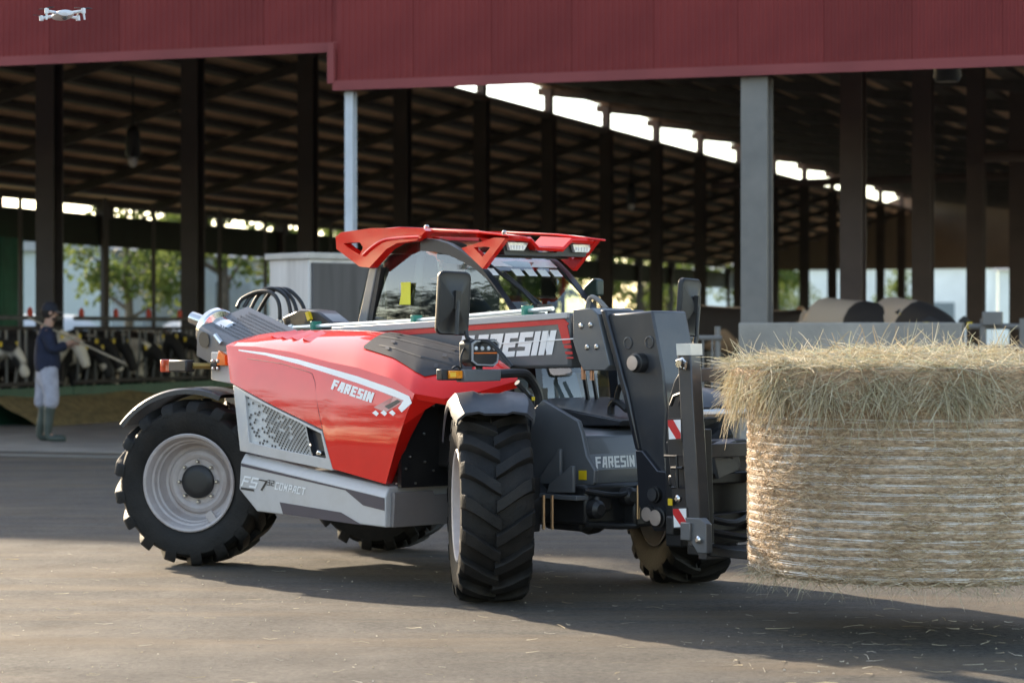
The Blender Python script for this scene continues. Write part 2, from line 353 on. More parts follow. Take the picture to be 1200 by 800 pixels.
# posts of the open left side and the roller net above it
ps = MB(); ps.box((0, 0, 2.2), (.16, .16, 4.4)); ps.box((0, 0, 4.35), (.34, .3, .3)); pm = ps.mesh('side_post', DSTEEL)
for k in range(17):
    o = bpy.data.objects.new('side_post', pm); col.objects.link(o); o.parent = barn; o.location = (WALL_L, 52.3 - 4 * BAY + k * BAY, 0)
n_ = MB(); n_.box((WALL_L - .12, 72, 3.9), (.04, 88, .76)); n_.build('side_net', DGREENC, barn)
n_ = MB(); n_.box((WALL_L - .2, 72, .5), (.12, 88, 1.0)); n_.build('side_wall', mat('dirty_wall', (.09, .08, .065), .9, var=.3), barn)
# roofs: left wing up to the ridge opening, right wing from above it
def roofz_l(a): return 4.62 + (a + 30) * (7.12 - 4.62) / 9.8
def roofz_r(a): return 8.0 - (a + 20.6) * .125
rf = MB(); rf.prism([(-30, roofz_l(-30)), (-20.2, roofz_l(-20.2)), (-20.2, roofz_l(-20.2) + .08), (-30, roofz_l(-30) + .08)], F0 + .2, END + 1, 'y'); rf.build('left_roof', ROOFM, barn, smooth=0)
rf = MB(); rf.prism([(-20.7, roofz_r(-20.7)), (6, roofz_r(6)), (6, roofz_r(6) + .08), (-20.7, roofz_r(-20.7) + .08)], F0 + .2, END + 1, 'y'); rf.build('right_roof', ROOFM, barn, smooth=0)
pz = MB(); pz.box((0, (END - F0) / 2, 0), (.3, END - F0 - .6, .14)); pm = pz.mesh('purlin', PURL)
a = -29.7
while a < -20.3:
    o = bpy.data.objects.new('purlin', pm); col.objects.link(o); o.parent = barn; o.location = (a, F0 + .5, roofz_l(a) - .08); a += .8
a = -20.1
while a < 5.5:
    o = bpy.data.objects.new('purlin', pm); col.objects.link(o); o.parent = barn; o.location = (a, F0 + .5, roofz_r(a) - .08); a += 1.0
rl = MB(); rl.prism([(-29.2, roofz_l(-29.2) - .34), (-20.35, roofz_l(-20.35) - .36), (-20.35, roofz_l(-20.35) - .15), (-29.2, roofz_l(-29.2) - .15)], -.05, .05, 'y'); rlm = rl.mesh('rafter', PURL)
rr = MB(); rr.prism([(-20.5, roofz_r(-20.5) - .36), (4, roofz_r(4) - .36), (4, roofz_r(4) - .15), (-20.5, roofz_r(-20.5) - .15)], -.05, .05, 'y'); rrm = rr.mesh('rafter', PURL)
b = 34.6 - BAY
while b < END:
    for me in (rlm, rrm):
        o = bpy.data.objects.new('rafter', me); col.objects.link(o); o.parent = barn; o.location = (0, b, 0)
    b += BAY
cp = MB(); cp.box((0, 0, 7.5), (.2, .24, .84)); cpm = cp.mesh('ridge_post', DSTEEL)
b = 34.6 - BAY
while b < END:
    for q in (0,):
        o = bpy.data.objects.new('ridge_post', cpm); col.objects.link(o); o.parent = barn; o.location = (ROW_L, b + q, 0)
        if q: o.scale = (.35, .4, 1)
    b += BAY
bm_ = MB(); bm_.box((ROW_L, (F0 + END) / 2, 7.08), (.22, END - F0 - 1, .16)); bm_.build('ridge_beam', DSTEEL, barn)
ew = MB(); ew.prism([(-29, 4.4), (6, 4.4), (6, 4.9), (-20.2, 8.1), (-29, 4.8)], END - .2, END, 'y'); ew.build('end_wall', mat('end_cladding', (.16, .13, .1), .8, var=.2, scale=.5), barn, smooth=0)
bb = MB(); bb.tube([(ROW_R + .2, 40, 4.3), (5, 40, 4.45)], .09); bb.tube([(ROW_R - 6, 46, 4.3), (5, 46, 4.5)], .07); each(bb, 'cross_pipe', BROWNST, barn)

# lamps hung below the left roof
def lamp(a, b, z, bulb=True):
    t = thing('hanging_lamp', 'dark hanging barn lamp with white bulb below the rafters', 'lamp', Bm(a, b, z), BA)
    m = MB(); m.tube([(0, 0, .25), (0, 0, 1.6)], .02); m.build('cord', BLACK, t)
    m = MB(); m.lathe([(.05, .3), (.13, .2), (.15, -.25), (.12, -.3)], 12); m.build('housing', BLACK, t)
    if bulb: m = MB(); m.lathe([(.02, -.3), (.09, -.33), (.1, -.4), (.05, -.48), (.01, -.5)], 12); m.build('bulb', WHITE, t)
    return t
LA = (41.688,4.721)
lamp(-22.5, LA[0], LA[1] + .4)
lamp(-20.9, 70, 5.6)['label'] = 'small far hanging lamp seen above the red cab roof'
lamp(-4.2, (25.805,3.612)[0], 4.4, False)['label'] = 'dark hanging lamp between the brown columns on the right'

# feed fence with headlocks, one panel per bay
HBAR = mat('headlock_steel', (.1, .1, .1), .55, var=.3, scale=3)
def headlocks(a, b0, label):
    t = thing('feed_fence', label, 'fence', Bm(a, b0), BA, 'headlock fence panels along the feed alley')
    m = MB(); m.tube([(0, .2, 1.66), (0, 4.9, 1.66)], .035); m.build('top_rail', HBAR, t)
    m = MB(); m.tube([(0, .2, 1.5), (0, 4.9, 1.5)], .03); m.build('lower_rail', DSTEEL, t)
    m = MB(); m.tube([(0, .2, .62), (0, 4.9, .62)], .035); m.build('bottom_rail', DSTEEL, t)
    m = MB(); m.box((.06, 2.55, .28), (.06, 5.08, .56)); m.build('trough_board', GREENB, t, .01)
    v1 = MB(); v1.tube([(0, 0, .62), (0, 0, 1.5)], .022, 6); v1 = v1.mesh('headlock_bar', HBAR)
    v2 = MB(); v2.tube([(0, 0, .62), (0, .12, 1.1), (0, .12, 1.5)], .022, 6); v2 = v2.mesh('headlock_bar', HBAR)
    v3 = MB(); v3.box((0, 0, 1.74), (.05, .09, .1)); v3.lathe([(.035, 1.79), (.03, 1.81), (.015, 1.83)], 8); v3 = v3.mesh('red_latch', mat('red_latch', (.55, .04, .02), .5))
    for k in range(8):
        for me, dy in ((v1, 0), (v2, .26)):
            o = bpy.data.objects.new('headlock_bar', me); col.objects.link(o); o.parent = t; o.location = (0, .3 + k * .58 + dy, 0)
        if k % 2 == 0:
            o = bpy.data.objects.new('red_latch', v3); col.objects.link(o); o.parent = t; o.location = (0, .42 + k * .58, 0)
    return t
hl = ['galvanised headlock panel at the left edge beside the man', 'galvanised headlock panel behind the pole end and white-legged cow', 'galvanised headlock panel behind the rear tail lamp', 'galvanised headlock panel hidden mostly by the exhaust']
headlocks(ROW_L + .35, 34.6 - BAY, hl[0])
for i in range(3): headlocks(ROW_L + .35, 34.6 + BAY * i, hl[i + 1])
hp = MB(); rows = []
for i in range(61):
    b = 31.9 + i * .5; row = []
    for j in range(9):
        x = j / 8; z = .38 * math.sin(math.pi * min(1, x * .9 + .35)) ** 1 * (1 if j else 1)
        z = .42 * (1 - x) ** .8 if j < 8 else -.01
        row.append((ROW_L + .45 + x * .95 + .08 * noise.noise((i * .6, j, 0)), b, z * (1 + .25 * noise.noise((i * .4, j * .3, 3)))))
    rows.append(row)
hp.grid(rows); o = hp.build('fodder_heap', FODDER); o.rotation_euler[2] = BA; o['kind'] = 'stuff'

# stall posts on the left pen
sp = MB(); sp.tube([(0, 0, 0), (0, 0, 4.3)], .05, 6); spm = sp.mesh('stall_post', DSTEEL)
for i, (a, b) in enumerate(((-25.5, 46), (-25.5, 48.2), (-25.5, 51.5), (-25.5, 54), (-25.5, 58), (-25.5, 62), (-26.5, 45.2), (-26.5, 44.2))):
    o = bpy.data.objects.new('stall_post', spm); col.objects.link(o); o.location = Bm(a, b); tag(o, 'thin upright stall post in the left pen before the bright outdoors', 'post', 'thin stall posts in the left pen')
gc = MB()
rows = [[(WALL_L + .3 + .06 * math.sin(i * 1.9), 46.4 + i * .085, z) for z in (.3, 1.6, 3.0, 3.55)] for i in range(20)]
gc.grid(rows); rows2 = [[(p[0] + .03, p[1], p[2]) for p in r] for r in rows]; gc.grid(rows2)
o = gc.build('green_curtain', GREENC); o.rotation_euler[2] = BA; tag(o, 'green pleated tarp curtain hanging at the far left of the barn', 'curtain')

# low concrete wall, gate and raised stall floor on the right
lw = MB(); lw.box((-5.08, 25.0, .77), (2.35, .2, 1.54)); o = lw.build('low_wall', CONC, None, .015); o.rotation_euler[2] = BA; tag(o, 'low bare concrete wall behind the top of the hay bale', 'wall')
gt = thing('railing', 'grey tubular railing beside the big grey column', 'railing', Bm(-6.95, 24.75), BA)
for z in (1.38, .3):
    m = MB(); m.tube([(-.62, 0, z), (.55, 0, z)], .028); m.build('rail', GALV, gt)
bar = MB(); bar.tube([(0, 0, .3), (0, 0, 1.38)], .012, 6); bar = bar.mesh('bar', GALV)
for k in range(11):
    o = bpy.data.objects.new('bar', bar); col.objects.link(o); o.parent = gt; o.location = (-.55 + k * .1, 0, 0)
for x in (-.3, .22, .5):
    m = MB(); m.tube([(x, .03, 0), (x, .03, 1.5)], .032); m.build('upright', GALV, gt)
gt = thing('steel_gate', 'grey steel gate behind the right end of the bale', 'gate', Bm(-3.85, 25.0), BA)
for z in (1.5, 1.28, 1.05, .8, .4):
    m = MB(); m.tube([(0, 0, z), (2.4, 0, z)], .03); m.build('rail', GALV, gt)
for x in (.15, .55, .95, 2.3):
    m = MB(); m.box((x, 0, .83), (.06, .06, 1.5)); m.build('upright', GALV, gt)
m = MB(); m.box((.25, -.04, 1.58), (.2, .1, .14)); m.build('latch_box', GALV, gt, .01)
rs = MB(); rs.box((-2.5, 46, .175), (14, 40, .35)); o = rs.build('raised_stall_floor', CONC, smooth=0); o.rotation_euler[2] = BA; o['kind'] = 'structure'

# grey feed container behind the cab
fc = thing('feed_container', 'pale grey metal container standing behind the cab', 'container', (-2.22, 26.4, 0), R(42))
m = MB(); m.box((1.4, .36, 1.12), (2.8, .72, 2.24)); m.build('body', mat('container_grey', (.66, .61, .58), .6, var=.12, scale=1.2, c2=(.2, .17, .16), c2amt=.4, c2scale=1.5, stretch=(3, 3, .25)), fc, .01)
m = MB(); m.box((1.4, -.02, 1.12), (2.74, .03, 2.16)); m.build('dark_face_panel', mat('dark_face_panel', (.085, .075, .075), .6, var=.25, scale=1.5, stretch=(6, 6, .4)), fc, .005)  # plain panel added to make the container's right face darker
m = MB(); m.box((1.4, .36, 2.275), (2.88, .8, .07)); m.build('lid', mat('container_lid', (.5, .46, .42), .6), fc, .01)

# ------------------------------------------------------------------ cows
def cow_mat(name, sc, thr, dark=(.014, .012, .012), light=(.62, .55, .47), band=0, sgn=-1):
    m = bpy.data.materials.new(name); m.use_nodes = True; nt = m.node_tree; b = nt.nodes['Principled BSDF']; L = nt.links.new
    tc = nt.nodes.new('ShaderNodeTexCoord'); oi = nt.nodes.new('ShaderNodeObjectInfo'); ad = nt.nodes.new('ShaderNodeVectorMath'); cb = nt.nodes.new('ShaderNodeMath'); cb.operation = 'MULTIPLY'; cb.inputs[1].default_value = 37
    L(oi.outputs['Random'], cb.inputs[0]); L(tc.outputs['Object'], ad.inputs[0]); L(cb.outputs[0], ad.inputs[1])
    n = nt.nodes.new('ShaderNodeTexNoise'); n.inputs['Scale'].default_value = sc; n.inputs['Detail'].default_value = 1; L(ad.outputs[0], n.inputs['Vector'])
    r = nt.nodes.new('ShaderNodeValToRGB'); r.color_ramp.interpolation = 'LINEAR'; e = r.color_ramp.elements
    e[0].position = thr; e[0].color = list(dark) + [1]; e[1].position = thr + .02; e[1].color = list(light) + [1]
    fac = n.outputs['Fac']
    if band:
        sx = nt.nodes.new('ShaderNodeSeparateXYZ'); L(tc.outputs['Object'], sx.inputs[0]); mm = nt.nodes.new('ShaderNodeMath'); mm.operation = 'MULTIPLY_ADD'; mm.inputs[1].default_value = sgn; mm.inputs[2].default_value = band
        L(sx.outputs[0], mm.inputs[0]); m2 = nt.nodes.new('ShaderNodeMath'); L(mm.outputs[0], m2.inputs[0]); L(fac, m2.inputs[1]); fac = m2.outputs[0]
    L(fac, r.inputs[0]); L(r.outputs[0], b.inputs['Base Color']); b.inputs['Roughness'].default_value = .8
    return m
COWD = cow_mat('dark_cow_hide', 2.1, .605); COWP = cow_mat('pied_cow_hide', 1.6, .54); COWT = cow_mat('pale_cow_hide', .7, .5, (.02, .017, .016), (.5, .4, .31), .22); COWW = cow_mat('white_faced_hide', 1.6, .5, band=-.9, sgn=1)
def cow_meshes(m, headz, headx):
    J = [((-.72, 0, 1.17), (.23, .29)), ((-.3, 0, 1.12), (.3, .36)), ((.15, 0, 1.1), (.31, .38)), ((.6, 0, 1.15), (.24, .32)), ((headx * .55 + .35, 0, 1.2 + (headz - 1.2) * .4), (.15, .2)),
         ((headx + .1, 0, headz + .12), (.12, .13)), ((headx + .24, 0, headz - .02), (.115, .115)), ((headx + .35, 0, headz - .26), (.085, .085)), ((headx + .39, 0, headz - .36), (.085, .075))]
    E = [(i, i + 1) for i in range(8)]
    J.append(((-.93, 0, 1.12), (.12, .16))); E.append((0, 9))
    for (x0, s_, dx) in ((-.72, 1, 0), (-.72, -1, .1), (.58, 1, .05), (.58, -1, -.08)):
        n = len(J); root_ = 0 if x0 < 0 else 3
        hind = x0 < 0
        J += [((x0 + (.02 if hind else 0), s_ * .19, .85), (.13, .15)), ((x0 + (.06 if hind else .02) + dx * .5, s_ * .2, .55), (.075, .08)), ((x0 + (-.08 if hind else .02) + dx, s_ * .2, .42 if hind else .4), (.055, .06)), ((x0 + (-.03 if hind else .02) + dx, s_ * .2, .12), .045), ((x0 + .02 + dx, s_ * .2, .02), .055)]
        E += [(root_, n), (n, n + 1), (n + 1, n + 2), (n + 2, n + 3), (n + 3, n + 4)]
    return J, E
def cow(label, loc, rz, m, headz=1.15, headx=1.0, group=None, tag_=True):
    t = thing('cow', label, 'cow', loc, rz, group)
    J, E = cow_meshes(m, headz, headx); skin('body', J, E, m, t, 2, 1)
    for s_ in (-1, 1):
        e = MB(); e.add([(headx + .12, s_ * .1, headz + .2), (headx + .05, s_ * .2, headz + .26), (headx + .02, s_ * .3, headz + .2), (headx + .1, s_ * .2, headz + .12), (headx + .1, s_ * .2, headz + .2)], [(0, 1, 4), (1, 2, 4), (2, 3, 4), (3, 0, 4), (0, 3, 2, 1)])
        e.build('ear', m, t)
        if tag_:
            e = MB(); e.box((headx + .09, s_ * .25, headz + .15), (.015, .06, .075)); e.build('ear_tag', YEL, t)
    tl = MB(); tl.tube([(-.98, 0, 1.32), (-1.07, 0, 1.2), (-1.07, 0, .75), (-1.05, 0, .55)], [.035, .025, .02, .04], 6, 3); tl.build('tail', m, t)
    return t
CG = 'cows feeding through the headlocks'
cx = ROW_L - .55
cow('white-faced cow beside the hand of the man', Bm(cx, 34.35), BA + R(-4), COWW, 1.22, 1.05, CG)
cow('black cow with head low at the far left feed fence', Bm(cx, 31.2), BA, COWP, 1.0, 1.0, CG)
cow('pied cow left of the man in the headlocks', Bm(cx, 32.4), BA + R(3), COWP, 1.1, 1.0, CG)
for i, b in enumerate((35.1, 35.8, 36.6, 37.3, 38.1, 38.9, 39.7, 40.6)):
    cow(('first', 'second', 'third', 'fourth', 'fifth', 'sixth', 'seventh', 'eighth')[i] + ' dark cow along the headlocks, counting from the white-faced cow to the exhaust', Bm(cx - .1 * (i % 3), b), BA + R(rnd.uniform(-6, 6)), COWP if i == 3 else COWD, 1.0 + .25 * rnd.random(), .9 + .2 * rnd.random(), CG)
for i, (a, b) in enumerate(((-23.6, 36.5), (-24.2, 39.6), (-23.4, 42.5), (-24.5, 34.2), (-25.6, 46))):
    cow(('dark cow standing behind the fence between the first two dark columns', 'dark cow deep in the pen behind the rear lamp', 'dark cow in the pen behind the exhaust pipe', 'dark cow standing deep in the pen behind the man', 'dark cow farthest back in the left pen')[i], Bm(a, b), BA + R(90 + 50 * i), COWD, 1.2, 1.0, 'cows standing further back in the left pen')
CR = 'cows in the right pen'
cow('pale tailed cow with dark forequarters, the left one of two behind the low wall', Bm(*(-5.522,1.725)[:1], 27.6, .36), BA + R(-40), COWT, 1.1, 1.0, CR)
cow('pale cow with dark forequarters, the right one of two behind the low wall', Bm(*(-4.794,1.717)[:1], 27.0, .36), BA + R(-58), COWT, 1.0, .95, CR)
cow('brown cow beyond the grey railing', Bm(-8.7, 34, .36), BA + R(20), cow_mat('brown_cow_hide', 1.2, .5, (.03, .02, .016), (.3, .19, .12)), 1.2, 1.0, CR)
cow('dark brown cow far behind the grey railing', Bm(-8.2, 39.5, .36), BA + R(160), cow_mat('dark_brown_cow_hide', 1.3, .55, (.02, .016, .014), (.26, .17, .11)), 1.2, 1.0, CR)

# ------------------------------------------------------------------ telehandler (x forward, y to its left, z up)
TH = math.atan2(-.7524, .6587)
tele = thing('telehandler', 'red and grey compact telehandler with black cab carrying a round hay bale', 'telehandler', (-.485, 14.52, 0), TH)

# wheels
def tyre_mb():
    m = MB(); RO = .515; n = 64
    prof = [(.285, -.15), (.3, -.165), (.33, -.178), (.39, -.193), (.44, -.19), (.456, -.172), (.466, -.12), (.469, 0), (.466, .12), (.456, .172), (.44, .19), (.39, .193), (.33, .178), (.3, .165), (.285, .15)]
    vs = [(r * math.cos(2 * math.pi * k / n), y, r * math.sin(2 * math.pi * k / n)) for r, y in prof for k in range(n)]
    p = len(prof); m.add(vs, [(i * n + k, i * n + (k + 1) % n, ((i + 1) % p) * n + (k + 1) % n, ((i + 1) % p) * n + k) for i in range(p) for k in range(n)])
    N = 17
    for k in range(N):
        for sd in (-1, 1):
            th0 = 2 * math.pi * (k + (.5 if sd > 0 else 0)) / N
            vs = []; st = ((-.012, 0, .508), (.03, .05, .513), (.08, .12, .515), (.13, .19, .512), (.172, .235, .503), (.19, .25, .48), (.195, .255, .44))
            for (y, dth, rt) in st:
                w0 = .072 if y < .1 else .08
                for rr_, ww in ((.43, w0 * 1.12), (rt - .006, w0 * .95), (rt, w0 * .8)):
                    vs.append((rr_ * math.cos(th0 + dth - ww), sd * y, rr_ * math.sin(th0 + dth - ww)))
                for rr_, ww in ((rt, w0 * .8), (rt - .006, w0 * .95), (.43, w0 * 1.12)):
                    vs.append((rr_ * math.cos(th0 + dth + ww), sd * y, rr_ * math.sin(th0 + dth + ww)))
            q = 6; fs = []
            for i in range(len(st) - 1):
                for j in range(q - 1): fs.append((i * q + j, i * q + j + 1, (i + 1) * q + j + 1, (i + 1) * q + j))
            fs += [tuple(range(q)), tuple(range((len(st) - 1) * q, len(st) * q))]
            m.add(vs, fs)
    return m
tyre_me = tyre_mb().mesh('tyre', RUBBER, 38)
YM = Matrix.Rotation(R(90), 4, 'X')           # local Z -> -Y (outboard on the right-hand side)
rim = MB()
rim.lathe([(.298, .168), (.305, .176), (.298, .182), (.285, .176), (.272, .15), (.268, .125), (.256, .118), (.25, .085), (.24, .078), (.234, .04), (.222, .01), (.205, .0), (.19, .022), (.168, .03), (.15, .024), (.14, .014), (.105, .012), (.0, .012),
           ], 48, YM, open_=True)
rim.lathe([(.0, -.01), (.21, -.02), (.235, -.06), (.25, -.12), (.28, -.16), (.3, -.176), (.29, -.18)], 48, YM, open_=True)
rim.box((.19, -.165, -.17), (.07, .02, .05), Matrix.Rotation(R(40), 3, 'Y'))
rim_me = rim.mesh('rim', RIMM, 30)
hub = MB(); hub.lathe([(.104, .005), (.104, .04), (.09, .05), (.06, .055), (.0, .055)], 32, YM)
hub_me = hub.mesh('hub', BLACK)
bolt = MB()
for k in range(8):
    an = 2 * math.pi * (k + .3) / 8; bolt.lathe([(.012, .01), (.012, .034), (.007, .04)], 6, Matrix.Translation((.125 * math.cos(an), 0, .125 * math.sin(an))) @ YM)
bolt_me = bolt.mesh('wheel_nuts', STEEL)
WB, TR, WZ = 1.388, .73, .515
STEER_F, STEER_R = R(-35), R(33)
def arc_fender(r, a0, a1, y0, y1, lip=.05, n=20, th=.015):
    m = MB(); rows = []
    sec = [(y0, r - lip), (y0 + .0, r - .012), (y0 + .02, r), (y1 - .02, r), (y1, r - .012), (y1, r - lip), (y1 - th, r - lip), (y1 - th, r - th - .01), (y0 + th, r - th - .01), (y0 + th, r - lip)]
    for i in range(n + 1):
        a = a0 + (a1 - a0) * i / n
        rows.append([(rr * math.cos(a), y, rr * math.sin(a)) for y, rr in sec + sec[:1]])
    m.grid(rows); q = len(sec)
    return m
def wheel(u, v, steer, turn, phase):
    w = part_root('wheel', tele, (u, v, WZ)); w.rotation_euler = (0, 0, steer)
    for nm, me in (('tyre', tyre_me), ('rim', rim_me), ('hub', hub_me), ('wheel_nuts', bolt_me)):
        o = bpy.data.objects.new(nm, me); col.objects.link(o); o.parent = w
        o.rotation_euler = (0, phase, 0)
        if turn:
            o.rotation_euler = (0, phase, math.pi) if nm != 'tyre' else (0, phase, 0)
    return w
wFR = wheel(WB, -TR, STEER_F, 0, .13); wFL = wheel(WB, TR, R(-25), 1, .3); wRR = wheel(-WB, -TR, STEER_R, 0, .22); wRL = wheel(-WB, TR, R(26), 1, .05)
def fender(u, v, steer, mb, m, **kw):
    o = mb.build('fender', m, tele, **kw); o.location = (u, v, WZ); o.rotation_euler = (0, 0, steer); return o
fender(-WB, -TR, STEER_R, arc_fender(.588, R(68), R(142), -.19, .2, .04), DGREY)
fender(-WB, TR, STEER_R, arc_fender(.588, R(68), R(142), -.19, .2, .04), DGREY)
def front_fender(s_):
    m = MB(); rows = []
    for i in range(17):
        a = R(57 + (142 - 57) * i / 16); r = .615
        dip = max(0, 1 - i / 2.0); ww = .215 - .02 * dip
        sec = [(-ww - .01, r - .085), (-ww - .005, r - .05), (-ww + .03, r - .012), (-.09, r), (-.06, r - .012), (.06, r - .012), (.09, r), (ww - .03, r - .012), (ww + .005, r - .05), (ww + .01, r - .085)]
        out = [(rr * math.cos(a), y * s_, rr * math.sin(a)) for y, rr in sec]; inn = [((rr - .014) * math.cos(a), y * .96 * s_, (rr - .014) * math.sin(a)) for y, rr in reversed(sec)]
        rows.append(out + inn + out[:1])
    m.grid(rows)
    m.add(rows[0][:-1], [tuple(range(len(rows[0]) - 1))]); m.add(rows[-1][:-1], [tuple(range(len(rows[-1]) - 1))])
    return m
FEND = mat('fender_plastic', (.05, .053, .062), .4, var=.15, c2=(.16, .14, .12), c2amt=.25, c2scale=9)
fender(WB, -TR, STEER_F, front_fender(1), FEND); fender(WB, TR, R(-25), front_fender(1), FEND)

# chassis, axles, belly
m = MB(); m.box((.0, -.02, .58), (3.3, .56, .36)); m.box((-1.45, -.02, .85), (.7, .5, .4)); m.box((.25, -.2, .85), (1.6, .5, .35)); m.build('chassis', BLACK, tele, .02)
for s_ in (-1, 1):
    m = MB(); m.lathe([(.1, -.55), (.12, -.3), (.16, -.1), (.2, 0), (.16, .1), (.12, .3), (.1, .55)], 16, Matrix.Translation((s_ * WB, 0, WZ)) @ YM); m.box((s_ * WB, -.5, WZ), (.2, .1, .3)); m.box((s_ * WB, .5, WZ), (.2, .1, .3)); m.build('axle', BLACK, tele, .01)
m = MB(); m.box((1.6, -.08, .52), (.36, .62, .22)); m.box((1.55, -.3, .44), (.3, .1, .14)); m.box((1.8, .0, .47), (.12, .2, .16)); m.box((1.79, -.28, .53), (.05, .12, .1)); m.build('belly_block', BLACK, tele, .02)
m = MB()
for y, z in ((-.36, .5), (-.12, .56), (0, .47), (.1, .55)): m.lathe([(.05, 0), (.05, .05), (.03, .07)], 12, at((1.8, y, z), (1, 0, 0)))
m.tube([(1.8, -.4, .42), (1.84, -.1, .4), (1.8, .2, .45)], .018, 8, 4); m.tube([(1.78, -.4, .6), (1.85, -.2, .57), (1.8, .1, .62)], .015, 8, 4); stuff(m.build('hydraulic_fittings', BLACK, tele))
m = MB()
for px in ((1.75,-0.666,0.495), (1.75,-0.605,0.492), (1.95,-0.164,0.536)): m.tube([(px[0], px[1], px[2] - .09), (px[0], px[1], px[2] + .09)], .009, 8)
each(m, 'cylinder_rod', mat('brass_rod', (.45, .3, .18), .35, metal=.8), tele)
# grey front frame plate with gussets
m = MB(); m.prism([(1.369,1.075), (1.652,0.966), (1.686,0.893), (1.72,0.78), (1.787,0.704), (1.78,0.636), (1.733,0.601), (1.699,0.581), (1.285,0.56), (1.242,0.733), (1.285,1.017)], -.33, -.3); m.build('front_plate', GREY, tele, .006)
m = MB(); m.prism([(1.369,0.571), (1.369,0.618), (1.556,0.812), (1.57,0.812), (1.57,0.581)], -.385, -.365); m.prism([(1.533,0.578), (1.554,0.629), (1.724,0.729), (1.744,0.73), (1.744,0.588)], -.45, -.43); m.box((1.6, -.39, .56), (.36, .14, .025)); each(m, 'gusset', GREY, tele, .004)
m = MB(); m.prism([(1.664,0.699), (1.725,0.702), (1.725,0.651), (1.664,0.649)], -.3345, -.332); m.build('yellow_sticker', YEL, tele)
# front cover with the maker's name
m = MB(); m.prism([(1.2, .6), (1.70, .6), (1.72, .68), (1.70, .79), (1.66, .88), (1.6, .9), (1.2, .92)], -.3, .32); m.build('front_cover', GREY, tele, .012)
m = MB(); m.prism([(1.7035, .7), (1.7235, .7), (1.7075, .785), (1.70, .785)], -.293, .3); m.build('name_band', mat('steel_blue_band', (.16, .18, .21), .4), tele)
def put_box(p, lift):       # front of the cover: (v, z)
    return (1.7235 - (p[1] - .7) * (.016 / .085) + lift + .001, p[0], p[1])
m = MB(); lettering(m, 'FARESIN', (-.262, .71), (.03, .71), (-.258, .772), put_box, .22, .44, .1); stuff(m.build('lettering', WHITE, tele, smooth=0))
m = MB(); m.prism([(.75, .9), (1.62, .93), (1.66, .96), (1.3, 1.0), (.75, 1.06)], .0, .75); m.build('front_deck', DGREY, tele, .01)

# hood
def hv(z): return -.80 + .25 * max(0, z - .75) ** 2
OUT = [(-1.133,1.361), (-0.813,1.357), (-0.45,1.328), (-0.033,1.271), (0.246,1.24), (0.578,1.181), (0.795,1.104)]
OUT = [(u, hv(z), z) for u, z in OUT] + [(0.94,-0.68,1.077), (1.043,-0.52,1.114), (1.156,-0.33,1.175)]
INN = [(-1.083,-0.27,1.453), (-0.93,-0.27,1.455), (-0.779,-0.27,1.458), (-0.536,-0.27,1.458), (-0.281,-0.27,1.455), (0.008,-0.27,1.437), (0.288,-0.27,1.405), (0.636,-0.27,1.352), (0.935,-0.27,1.286), (1.103,-0.27,1.212)]
def loft(i, t, lift=0):
    i = max(0, min(len(OUT) - 1.0001, i)); k = int(i); f = i - k
    A_ = Vector(lerp(OUT[k], OUT[k + 1], f)); B_ = Vector(lerp(INN[k], INN[k + 1], f))
    s_ = math.sin(t * math.pi / 2) ** .85
    return Vector((A_.x + (B_.x - A_.x) * t, A_.y + (B_.y - A_.y) * t, A_.z + (B_.z - A_.z) * s_)) + Vector((0, -.4, 1)).normalized() * lift
BOT = [(-1.005,1.137), (-0.53,1.008), (-0.022,0.881), (0.082,0.658), (0.575,0.593)]
TOPS = [(u, z) for u, v, z in OUT[:7]]
def zt(u):
    for p, q in zip(TOPS, TOPS[1:]):
        if u <= q[0]: return p[1] + (q[1] - p[1]) * (u - p[0]) / (q[0] - p[0])
    return TOPS[-1][1]
def zb(u):
    for p, q in zip(BOT, BOT[1:]):
        if u <= q[0]: return p[1] + (q[1] - p[1]) * (u - p[0]) / (q[0] - p[0])
    p, q = BOT[-1], TOPS[-1]; return p[1] + (q[1] - p[1]) * (u - p[0]) / (q[0] - p[0])
m = MB(); cols = []
us = sorted([p[0] for p in BOT] + [TOPS[0][0]] + [BOT[0][0] + (TOPS[-1][0] - BOT[0][0]) * i / 26 for i in range(1, 26)] + [BOT[-1][0] + (TOPS[-1][0] - .001 - BOT[-1][0]) * i / 6 for i in range(1, 7)])
for u in us:
    if u < BOT[0][0]:
        z0 = BOT[0][1] + (TOPS[0][1] - BOT[0][1]) * (BOT[0][0] - u) / (BOT[0][0] - TOPS[0][0]) * .999
    else: z0 = zb(u)
    z1 = zt(u); cols.append([(u, hv(z0 + (z1 - z0) * j / 14), z0 + (z1 - z0) * j / 14) for j in range(15)])
m.grid(cols)
m.grid([[tuple(loft(i / 4, j / 10)) for j in range(11)] for i in range(0, 37)])
